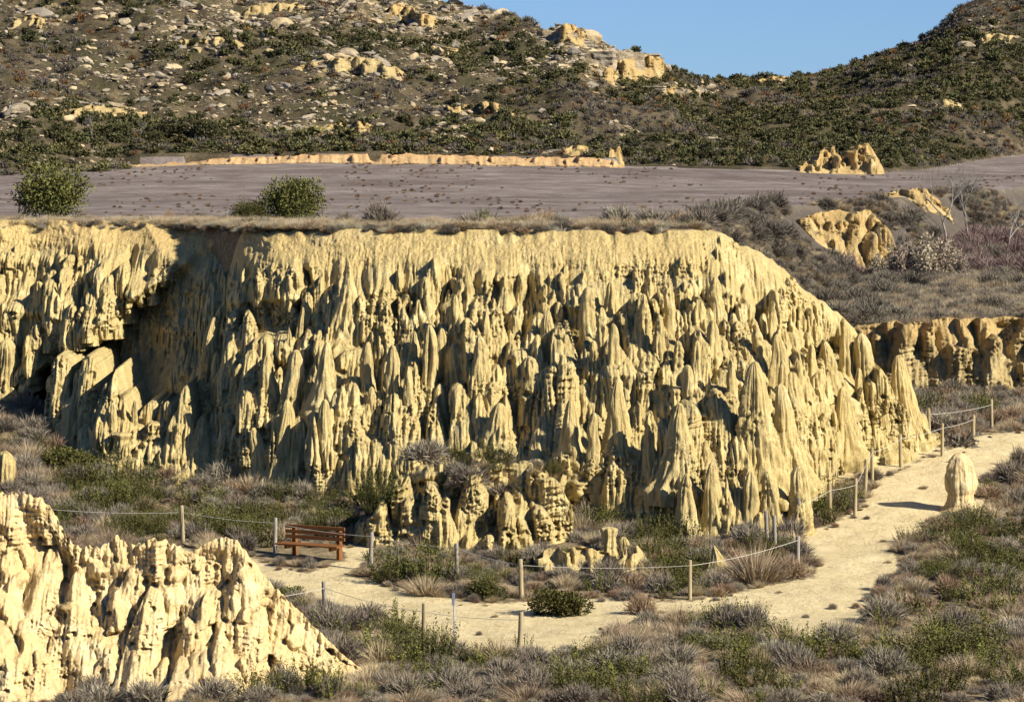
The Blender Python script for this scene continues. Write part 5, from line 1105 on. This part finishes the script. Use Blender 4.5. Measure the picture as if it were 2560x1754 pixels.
LM2 = [(112, 440, 'the big round juniper'), (668, 460, 'the lopsided juniper'), (270, 300, 'the oak by the bare tree'), (400, 290, 'the middle oak'), (470, 290, 'the right oak'), (210, 290, 'the bare grey tree'), (20, 345, 'the white boulder'), (80, 280, 'the lower left scrub'), (120, 200, 'the stony patch at left'), (70, 40, 'the top left boulder'),
       (228, 50, 'the reddish boulder'), (286, 60, 'the split boulder'), (395, 160, 'the lone grey boulder'), (430, 95, 'the upper left scree'), (560, 20, 'the top edge scree'), (600, 200, 'the middle left scree'), (690, 133, 'the flat pale boulder'), (765, 135, 'the widest boulder'), (868, 158, 'the pale blocky boulder'), (898, 186, 'the tilted boulder'),
       (700, 290, 'the yellow patch on the lower slope'), (860, 240, 'the slope under the boulder cluster'), (900, 40, 'the stony ridge shoulder'), (1060, 90, 'the slope under the ridge'), (1110, 30, 'the skyline shrub'), (1000, 318, 'the low pale stone heap'), (1050, 250, 'the hollow between ridge and spur'), (1290, 90, 'the spur crest'), (1380, 150, 'the spur ledge'),
       (1500, 150, 'the tip of the spur ledge'), (1250, 180, 'the slope left of the ledge'), (1500, 210, 'the thin lower ledge'), (1280, 300, 'the small yellow gully'), (1390, 340, 'the yellow knob'), (1620, 318, 'the flat slabs'), (1640, 180, 'the saddle'), (1800, 185, 'the right of the saddle'), (1650, 260, 'the slope under the saddle'), (1850, 270, 'the middle right slope'), (1900, 350, 'the gully bank'),
       (2010, 130, 'the foot of the right ridge'), (2150, 60, 'the right ridge line'), (2250, 60, 'the stony face of the right hill'), (2150, 240, 'the long flat ledge'), (2280, 200, 'the right edge of the hill'), (2250, 320, 'the far right field'), (2050, 200, 'the right hill flank'), (500, 345, 'the left end of the earth bank'), (700, 340, 'the earth bank below the yellow patch'), (850, 345, 'the dark notch in the bank'),
       (1000, 345, 'the middle of the earth bank'), (1150, 345, 'the bank below the bare trees'), (1300, 355, 'the right half of the earth bank'), (250, 345, 'the scrub before the earth bank'), (80, 370, 'the left end of the field'), (1640, 530, 'the right end of the rim'), (1700, 490, 'the field corner'), (1760, 560, 'the dark shrub slope'), (1850, 500, 'the fluted pale bank'), (1810, 570, 'the pale hummock'),
       (2080, 450, 'the upper pale bank'), (2100, 550, 'the pale plumed shrubs'), (1900, 600, 'the red thicket'), (2150, 430, 'the left dead tree'), (2205, 430, 'the forked dead tree'), (2290, 470, 'the small dead tree'), (2250, 540, 'the purple thicket'), (1880, 660, 'the left of the grassy terrace'), (2030, 660, 'the middle of the grassy terrace'), (2170, 670, 'the dark mounds on the terrace'),
       (2290, 650, 'the right of the grassy terrace'), (2050, 725, 'the rim of the rear cliff'), (2250, 715, 'the right rim of the rear cliff'), (2000, 820, 'the gully behind the pinnacles'), (1850, 680, 'the crest of the cliff end')]
def far_where(px, py):
    X_, Y_ = px / D, py / D; c = min(LM2, key=lambda l: (X_ - l[0]) ** 2 + 3.0 * (Y_ - l[1]) ** 2); dx, dy = X_ - c[0], Y_ - c[1]
    rel = 'at' if math.hypot(dx, dy) < 16 else (('right of' if dx > 0 else 'left of') if abs(dx) > abs(dy) * 1.6 else ('below' if dy > 0 else 'above'))
    return rel + ' ' + c[2], 'near ' + c[2]
# ------------------------------------------------------------------ plateau rim, field weeds, junipers
def rim_free(x, y):
    pd = plat_d(x, y); px = 1280 + 9000 * x / y; t = interp(px, TOP); return pd, px, t
x, y = rand_ad(26000, 118, 131, -150, 1760); pd, px, t = rim_free(x, y)
k = (y - t > 0.25 + 0.25 * n2(x * 1.2, y * .3, 301)) & (pd > -.6) & (rs.random(len(x)) < np.clip(1.15 - (y - t - 2.5) / 5.5, 0.03, 1) * (0.45 + 0.55 * (n2(x * .35, y * .5, 302) > -.25)))
zz = zplat(y, x)
scatter_stuff('rim_grass', ['grass_pale', 'grass_pale', 'grass'], np.stack([x, y, zz - .02], -1)[k], rs.uniform(.3, .68, k.sum()))
x, y = rand_ad(5200, 117, 127, -150, 1760); t = interp(1280 + 9000 * x / y, TOP); k = (np.abs(y - t - .12) < .3) & (n2(x * 1.5, 0 * x, 303) > -.1)
scatter_stuff('rim_fringe', ['darktwig', 'grass_pale', 'twig_red'], np.stack([x, y, zplat(y, x) - .1], -1)[k], rs.uniform(.25, .6, k.sum()))
for i in range(80):
    px_ = rs.uniform(-60, 1750); t_ = float(interp(px_, TOP)) + .4 + rs.uniform(0, 3.5) ** 1.2; xx = (px_ - 1280) / 9000 * t_; s = rs.uniform(.5, 1.05)
    kk = rs.choice(['darktwig', 'green', 'twig_red']); put(kk, xx, t_, float(zplat(t_, xx)) - .05, (s, s, s * .8), 'rim_shrub', {'darktwig': 'dark dry', 'green': 'small green', 'twig_red': 'brown'}[kk] + ' shrub in the rim grass ' + (lambda X_: ('above the shaded cliff' if X_ < 560 else 'above the first lit pillars' if X_ < 850 else 'above the middle of the cliff' if X_ < 1200 else 'above the dominant broad pinnacle' if X_ < 1450 else 'near the right end'))(px_ / D), 'shrub', {'darktwig': 'dark rim shrubs', 'green': 'green rim shrubs', 'twig_red': 'brown rim shrubs'}[kk])
for X_, Y_, W_, H_, kd, lb in [(112, 474, 150, 86, 'juniper', 'big rounded juniper bush on the field at the left'), (668, 487, 140, 76, 'juniper', 'wide lopsided juniper bush in the middle of the rim'), (566, 493, 92, 36, 'juniper', 'low juniper bush touching the left side of the lopsided one'),
                               (965, 518, 44, 26, 'green', 'lone small green bush on the rim right of the junipers'), (430, 480, 34, 20, 'green', 'small green bush left of the two middle junipers'), (462, 480, 30, 24, 'green', 'little upright green bush beside the small green one'), (384, 486, 40, 30, 'twig_red', 'rusty vase shaped shrub at the field edge'),
                               (1270, 530, 60, 34, 'darktwig', 'dark drooping shrub on the rim at right centre'), (1555, 530, 50, 34, 'darktwig', 'brown shrub at the right end of the rim')]:
    d = (EYE - 8.75) / ((Y_ * D - 225) / 9000); q = at(X_ * D, Y_ * D, d); wm = W_ * D / 9000 * d; hm = H_ * D / 9000 * d
    put(kd, q[0], d, float(zplat(d, q[0])) - .05, (wm * (1.2 if kd == 'juniper' else 1), wm * 1.1, hm / {'juniper': .46, 'green': .6, 'twig_red': .42, 'darktwig': .45}[kd]), 'juniper_bush' if kd == 'juniper' else 'rim_shrub', lb, 'bush')
x, y = rand_ad(2600, 128, 213, -200, 2700); pd = plat_d(x, y); k = (pd > .5) & (n2(x * .12, y * .06, 310) > -.05) & (rs.random(len(x)) < .8)
scatter_stuff('field_weeds', ['hshrub_b', 'twig_red', 'hshrub_r'], np.stack([x, y, zplat(y, x) - .02], -1)[k], rs.uniform(.10, .34, k.sum()))
# ------------------------------------------------------------------ terrace, slope shrubs, tamarisks
x, y = rand_ad(15000, 137.5, 176, 1650, 2750); z, pd, _, _ = T(x, y, True); k = (pd < -4) & (n2(x * .25, y * .2, 320) > -.5)
scatter_stuff('terrace_grass', ['grass_pale', 'grass', 'grass_pale', 'twig'], np.stack([x, y, z - .03], -1)[k], rs.uniform(.4, .95, k.sum()))
BANKS = [(1955, 2245, 158.5, 166), (2175, 2425, 172, 187), (1940, 2045, 152, 160), (1985, 2212, 200, 219), (1362, 1475, 205, 218), (1508, 1562, 205, 216)]
def on_bank(px_, d):
    return any(a < px_ < b and c < d < e for a, b, c, e in BANKS)
def many(kd, n, f_ok, d0, d1, p0, p1, s0, s1, name, label, cat, group, gap=.8, sq=.85):
    pts = []; t_ = 0
    while len(pts) < n and t_ < n * 40:
        t_ += 1; px_ = rs.uniform(p0, p1); d = rs.uniform(d0, d1); xx = (px_ - 1280) / 9000 * d
        if any((xx - a) ** 2 + (d - b) ** 2 < gap ** 2 for a, b, _ in pts): continue
        z_ = zT(xx, d); pd_ = zT(xx, d, _gp)
        if not f_ok(xx, d, pd_, px_): continue
        py_ = float(project(xx, d, z_)[1])
        if on_bank(px_, d): continue
        if kd != 'twig': wh_, _g = far_where(px_, py_)
        else: wh_, _g = where_am_i(px_, py_)
        s = s0 + (s1 - s0) * rs.random() ** 1.5; pts.append((xx, d, s)); put(kd, xx, d, z_ - .06, (s, s, s * rs.uniform(sq * .8, sq * 1.15)), name, label + ' ' + wh_, cat, group)
    return pts
many('darktwig', 80, lambda x, y, pd, p: pd < -5, 138, 160, 1850, 2700, .8, 2.2, 'terrace_shrub', 'dark low mounded shrub', 'shrub', 'dark shrubs on the terrace', 1.2, .75)
many('darktwig', 260, lambda x, y, pd, p: -5.5 < pd < 0.6 and y > 119.5, 119, 192, 1735, 2500, .9, 2.1, 'slope_shrub', 'grey brown slope shrub', 'shrub', 'shrubs on the slope right of the field', .55, .9)
x, y = rand_ad(16000, 119.5, 192, 1735, 2600); z, pd, _, _ = T(x, y, True); k = (pd < .4) & (pd > -5.5); k &= ~np.array([on_bank(a, b) for a, b in zip(1280 + 9000 * x / y, y)])
scatter_stuff('slope_scrub', ['darktwig', 'grass', 'twig'], np.stack([x, y, z - .03], -1)[k], rs.uniform(.35, .8, k.sum()))
many('hshrub_b', 60, lambda x, y, pd, p: pd < -1 and y > 118, 118, 137, 1760, 2450, .8, 1.5, 'gully_shrub', 'brown gully shrub', 'shrub', 'shrubs in the gully behind the pinnacles', .7)
many('tamarisk', 110, lambda x, y, pd, p: pd < -3 and (p > 2200 or y < 163) and y > 157.5 + 4 * (p > 2250), 157, 186, 1830, 2720, 1.1, 2.0, 'tamarisk_shrub', 'purple brown leafless tamarisk', 'shrub', 'tamarisks behind the terrace', .9, .9)
for i, (X_, Y_, H_) in enumerate([(1990, 595, 60), (2025, 600, 85), (2060, 602, 100), (2095, 600, 110), (2130, 602, 105), (2165, 598, 80), (2040, 585, 70), (2110, 580, 100), (2150, 585, 90), (2005, 604, 50), (2185, 596, 60), (2078, 604, 70)]):
    d = 157.5 + (i % 3); q = at(X_ * D, Y_ * D, d); zg = zT(q[0], d); s = H_ * D / 9000 * d
    put('plume', q[0], d, zg, (s * 1.25, s * 1.25, s * .85 + max(0, q[2] - zg)), 'plumed_shrub', ('tall' if H_ > 82 else 'short') + ' pale cream feathery shrub in front of the tamarisks', 'shrub', 'pale plumed shrubs on the terrace')
bt = [bare_tree(s, 2.6, 5, .036, .6, .34) for s in (1, 2, 3)]
btm = []
for v, f in bt:
    me = mesh_np('trunk', v, f, True); me.materials.append(M['bark']); btm.append(me)
PR['snag'] = btm
for i, (X_, Y_, H_, lb) in enumerate([(2150, 460, 85, 'pale bare dead tree standing in the tamarisks, left one'), (2205, 470, 85, 'pale forked dead tree in the tamarisks, middle one'), (2290, 490, 60, 'small dead tree at the right edge of the tamarisks'), (2050, 590, 75, 'dark branching leafless tree within the pale plumes'), (1850, 612, 24, 'little bleached snag in the red thicket'), (1945, 608, 40, 'thin bleached branch tree left of the plumes')]):
    d = (178, 180, 172, 158, 160, 158)[i]; q = at(X_ * D, Y_ * D, d); zg = zT(q[0], d); s = (H_ * D / 9000 * d + max(0, q[2] - zg)) / 2.3
    put('snag', q[0], d, zg, s, 'dead_tree', lb, 'tree')
# foot of the rear cliff
many('twig', 70, lambda x, y, pd, p: y > 127.5 - 4.5 * (p < 2400), 121, 134.5, 2150, 2750, .9, 1.7, 'dry_shrub', 'grey purple shrub', 'shrub', 'shrubs before the rear cliff', .7)

# ------------------------------------------------------------------ hillside: boulders and scrub
hx, hy = rand_ad(60000, 206, 296, -150, 2720); hz, hpd, hth, _ = T(hx, hy, True); ok = hth > 0.02; hx, hy, hz, hth = hx[ok], hy[ok], hz[ok], hth[ok]
hpx, hpy = project(hx, hy, hz); rk = rocky_at(hpx, hpy)
vis = hpy > -40
hx, hy, hz, hth, hpx, hpy, rk = [a[vis & (hth < 1.03)] for a in (hx, hy, hz, hth, hpx, hpy, rk)]
rn = rs.random(len(hx)); cl = n2(hx * .12, hy * .10, 330); left = 1 - sstep(1500, 1900, hpx)
cl2 = n2(hx * .3, hy * .22, 331)
is_rock = rn < (0.03 + 0.9 * rk + 0.62 * left * sstep(-.1, .45, cl + .6 * cl2)) * (0.25 + .75 * np.maximum(left, rk))
size = 0.13 * (1 - rs.random(len(hx))) ** -0.55; size = np.minimum(size, 1.6) * (0.8 + .9 * rk)
R_idx = np.where(is_rock)[0]; order = R_idx[np.argsort(-size[R_idx])]
def hill_where_old(px_, py_):
    X_, Y_ = px_ / D, py_ / D
    if X_ > 1950: return 'on the dark right hill'
    if X_ > 1540: return 'on the saddle between the hills'
    if X_ > 1240 and Y_ < 200: return 'on the rocky spur at the skyline'
    if Y_ < 110: return 'high on the left hill'
    if X_ < 520: return 'on the lower left hillside'
    if X_ < 950: return 'on the middle of the left hillside'
    return 'on the slope under the rocky spur'
for i in order[:255]:
    wh, wg = far_where(hpx[i], hpy[i]); o = put('rock', hx[i], hy[i], hz[i] + size[i] * .0, (size[i] * rs.uniform(.8, 1.3), size[i] * .8, size[i] * rs.uniform(.6, 1.0)), 'boulder', ('broad' if size[i] > .9 else 'small') + ' sandstone boulder ' + wh, 'boulder', 'boulders ' + wg)
    o.rotation_euler = (rs.normal() * .15, rs.normal() * .15, rs.uniform(0, 6.28))
rest = order[255:]
scatter_stuff('rubble', ['rocklet', 'rock'], np.stack([hx, hy, hz + .02], -1)[rest], np.stack([size[rest] * 1.3, size[rest], size[rest] * .8], -1))
S_idx = np.where(~is_rock)[0]; gz_ = n2(hx * .06, hy * .09, 340) + .35 * n2(hx * .2, hy * .2, 341)
ssz = 0.30 + 0.85 * rs.random(len(hx)) ** 3; foot_ = hth < .16
ssz = np.where(foot_ & (hpx < 1600), ssz * 1.15, ssz)
tone = gz_ + rs.normal(size=len(hx)) * .25 + .22 * foot_ + .10 * (1 - left)
keepS = S_idx[(rs.random(len(S_idx)) < np.where(tone[S_idx] > -.15, .75, .55))]
green_i = keepS[tone[keepS] > .0 + .12 * (1 - left[keepS])]; brown_i = keepS[tone[keepS] <= .0 + .12 * (1 - left[keepS])]
green_i = green_i[np.argsort(-ssz[green_i])]; brown_i = brown_i[np.argsort(-ssz[brown_i])]
for i in green_i[:270]:
    wh, wg = far_where(hpx[i], hpy[i]); put('hshrub', hx[i], hy[i], hz[i] - .05, (ssz[i], ssz[i], ssz[i] * .85), 'hill_shrub', 'dark green hill shrub ' + wh, 'shrub', 'green shrubs ' + wg)
for i in brown_i[:200]:
    wh, wg = far_where(hpx[i], hpy[i]); put('hshrub_b', hx[i], hy[i], hz[i] - .05, (ssz[i], ssz[i], ssz[i] * .8), 'brown_shrub', 'grey brown dry shrub ' + wh, 'shrub', 'dry shrubs ' + wg)
g2 = green_i[270:]; b2 = brown_i[200:]
scatter_stuff('green_scrub', ['hshrub', 'hshrub_g', 'hshrub'], np.stack([hx, hy, hz - .05], -1)[g2], ssz[g2])
scatter_stuff('brown_scrub', ['hshrub_b', 'hshrub_b', 'hshrub_r'], np.stack([hx, hy, hz - .05], -1)[b2], ssz[b2])
def hill_pt(X_, Y_):
    ax, az = ray(X_ * D, Y_ * D); d = 205.0
    while d < 296:
        z_ = zT(ax * d, d)
        if z_ >= EYE + az * d: return ax * d, d, z_
        d += .15
BIG = [(765, 135, 62, 24, 'long flat boulder, widest of the cluster in the middle of the left hill'), (728, 158, 50, 20, 'boulder just below left of the widest one in the cluster'), (690, 133, 56, 16, 'flat pale boulder at the left end of the boulder cluster'), (868, 158, 44, 26, 'pale blocky boulder at the right end of the cluster'),
       (845, 128, 60, 20, 'long ledge boulder above the pale blocky one'), (898, 186, 34, 22, 'tilted yellowish boulder below the cluster'), (780, 178, 26, 18, 'small upright boulder under the cluster'), (812, 170, 30, 20, 'angular boulder in the right of the cluster'), (286, 58, 34, 28, 'split boulder with a dark shadow high on the left'),
       (228, 48, 44, 28, 'reddish boulder high on the left hill'), (70, 40, 50, 22, 'broad boulder near the top left corner'), (395, 160, 40, 22, 'lone grey boulder on the left slope'), (290, 255, 40, 26, 'rounded boulder above the oaks'), (255, 245, 42, 24, 'pale boulder left of the rounded one above the oaks'), (180, 240, 60, 20, 'dark flat ledge left of the oaks'),
       (215, 268, 30, 18, 'small boulder near the bare tree'), (20, 345, 40, 20, 'white boulder at the left picture edge'), (90, 312, 26, 12, 'small flat stone in the green scrub at left'), (690, 118, 30, 12, 'thin slab atop the boulder cluster'), (1050, 268, 26, 18, 'pale boulder low on the middle slope'), (1000, 318, 30, 14, 'low pale stone heap above the field bank'),
       (985, 322, 22, 10, 'flat stone left of the low pale heap'), (1620, 318, 40, 12, 'flat pale slab on the right slope above the field'), (1575, 322, 34, 10, 'dark edged slab left of the flat pale one'), (2150, 240, 70, 12, 'long flat ledge on the right hillside'), (2070, 245, 30, 12, 'short slab left of the long ledge')]
for k, (X_, Y_, W_, H_, lb) in enumerate(BIG):
    q = hill_pt(X_, Y_)
    if q is None: continue
    wm = W_ * D / 9000 * q[1]; hm = H_ * D / 9000 * q[1]; o = put('rock', q[0], q[1] + wm * .2, q[2] + hm * .25, (wm * 1.12, wm * .9, hm * 1.5), 'boulder', lb, 'boulder', rz=(k * 1.3) % .8 - .4)
# layered ledge of blocks on the spur
for k, (X_, Y_, W_, H_, lb) in enumerate([(1372, 150, 44, 30, 'leftmost block of the spur ledge'), (1408, 158, 34, 36, 'dark cleft block second in the spur ledge'), (1438, 160, 44, 40, 'tall square block in the middle of the spur ledge'), (1475, 140, 46, 16, 'overhanging cap block of the spur ledge'), (1502, 135, 36, 14, 'thin cap block at the tip of the spur ledge'),
                                          (1480, 162, 50, 30, 'yellow block under the cap at the right of the ledge'), (1420, 134, 60, 10, 'thin layered slab crowning the spur ledge'), (1300, 92, 20, 16, 'block standing on the spur crest'), (1262, 88, 20, 14, 'left block on the spur crest'), (1335, 112, 24, 16, 'block on the right shoulder of the crest'),
                                          (1480, 208, 60, 12, 'long thin ledge below the spur'), (1530, 212, 40, 12, 'right end of the thin ledge below the spur')]):
    q = hill_pt(X_, Y_)
    if q is None: print('ledge miss', lb); continue
    wm = W_ * D / 9000 * q[1]; hm = H_ * D / 9000 * q[1]
    bm = bmesh.new(); bmesh.ops.create_cube(bm, size=1.0); bmesh.ops.subdivide_edges(bm, edges=bm.edges[:], cuts=4, use_grid_fill=True)
    for v_1 in bm.verts:
        c = v_1.co; lay = 1 + .06 * math.sin(c.z * 16 + k); c.x *= lay; c.y *= lay
        c.x += .08 * float(n3(c.x * 2.5, c.y * 2.5, c.z * 2.5, k)); c.y += .08 * float(n3(c.x * 3, c.y * 3, c.z * 3, k + 9)); c.z += .05 * float(n3(c.x * 3, c.y * 3, c.z * 3, k + 5))
        c.x *= wm; c.y *= wm * .8; c.z *= hm * 1.1
    me = bpy.data.meshes.new('ledge_block'); bm.to_mesh(me); bm.free(); me.materials.append(M['boulder'])
    o = link('ledge_block', me, None, None, (q[0], q[1] + wm * .3, q[2] + hm * .45)); o.rotation_euler = (0, 0, (k * .7) % .5 - .2); tag(o, 'sandstone ' + lb, 'rock')
# trees on the hill foot
for k, (X_, Y_, W_, H_, lb) in enumerate([(268, 308, 66, 46, 'dark round holm oak right of the bare grey tree'), (390, 318, 100, 60, 'dark holm oak, middle of the three above the field'), (468, 316, 84, 62, 'dark holm oak, right of the three above the field'), (350, 322, 40, 36, 'small oak tucked left of the middle oak')]):
    q = hill_pt(X_, Y_); wm = W_ * D / 9000 * q[1]; hm = H_ * D / 9000 * q[1]
    root = empty('oak_tree', q); tag(root, lb, 'tree'); o = link('crown', PR['oak'][k % 3], None, root); o.scale = (wm, wm * .9, hm * 1.05); o.location = (0, 0, hm * .05)
    v, f = tube([(0, 0, -.2), (.03, 0, hm * .25), (0, 0, hm * .5)], [.12, .10, .06], 7); link('trunk', mesh_np('trunk', v, f), M['darkbark'], root)
for k, (X_, Y_, H_, lb) in enumerate([(210, 320, 56, 'bare grey spreading tree left of the oaks'), (320, 310, 34, 'small pale bare tree between the oaks'), (1045, 320, 30, 'small bleached bare tree above the bank'), (1240, 325, 40, 'bleached bare tree above the right part of the bank')]):
    q = hill_pt(X_, Y_); put('snag', q[0], q[1], q[2] - .05, H_ * D / 9000 * q[1] / 2.3, 'bare_tree', lb, 'tree')
for k, (X_, Y_, W_) in enumerate([(1103, 22, 16), (1215, 30, 10), (1640, 176, 24), (1680, 174, 34), (1598, 174, 26), (1560, 170, 34), (1705, 175, 14), (1980, 128, 24), (2025, 128, 18), (1440, 122, 40), (1475, 128, 24), (1760, 176, 26), (1820, 172, 24), (2045, 112, 26), (2092, 84, 18)]):
    px_ = X_ * D; d = float(interp(px_, [(a * D, c) for a, b, c in SKY])) - .6; xx = (px_ - 1280) / 9000 * d; s = W_ * D / 9000 * d
    put('hshrub', xx, d, zT(xx, d) - .05, (s, s, s * .9), 'skyline_shrub', 'dark skyline shrub ' + far_where(px_, Y_ * D)[0], 'shrub', 'shrubs on the skyline')
# green belt of scrub between the hill and the bank
many('hshrub_g', 150, lambda x, y, pd, p: True, 213.5, 221, 330, 1560, .7, 1.7, 'belt_shrub', 'green belt shrub', 'shrub', 'shrubs of the belt above the earth bank', .6, .7)
many('hshrub_b', 40, lambda x, y, pd, p: True, 203, 213, -60, 330, .6, 1.4, 'brown_shrub', 'brown field edge shrub', 'shrub', 'brown shrubs at the left end of the field', .6, .75)
many('hshrub_g', 34, lambda x, y, pd, p: True, 203, 214, -60, 330, .7, 1.5, 'belt_shrub', 'green field edge shrub', 'shrub', 'shrubs at the left end of the field', .7, .75)

print('tris', sum(len(m.polygons) * 2 for m in bpy.data.meshes))
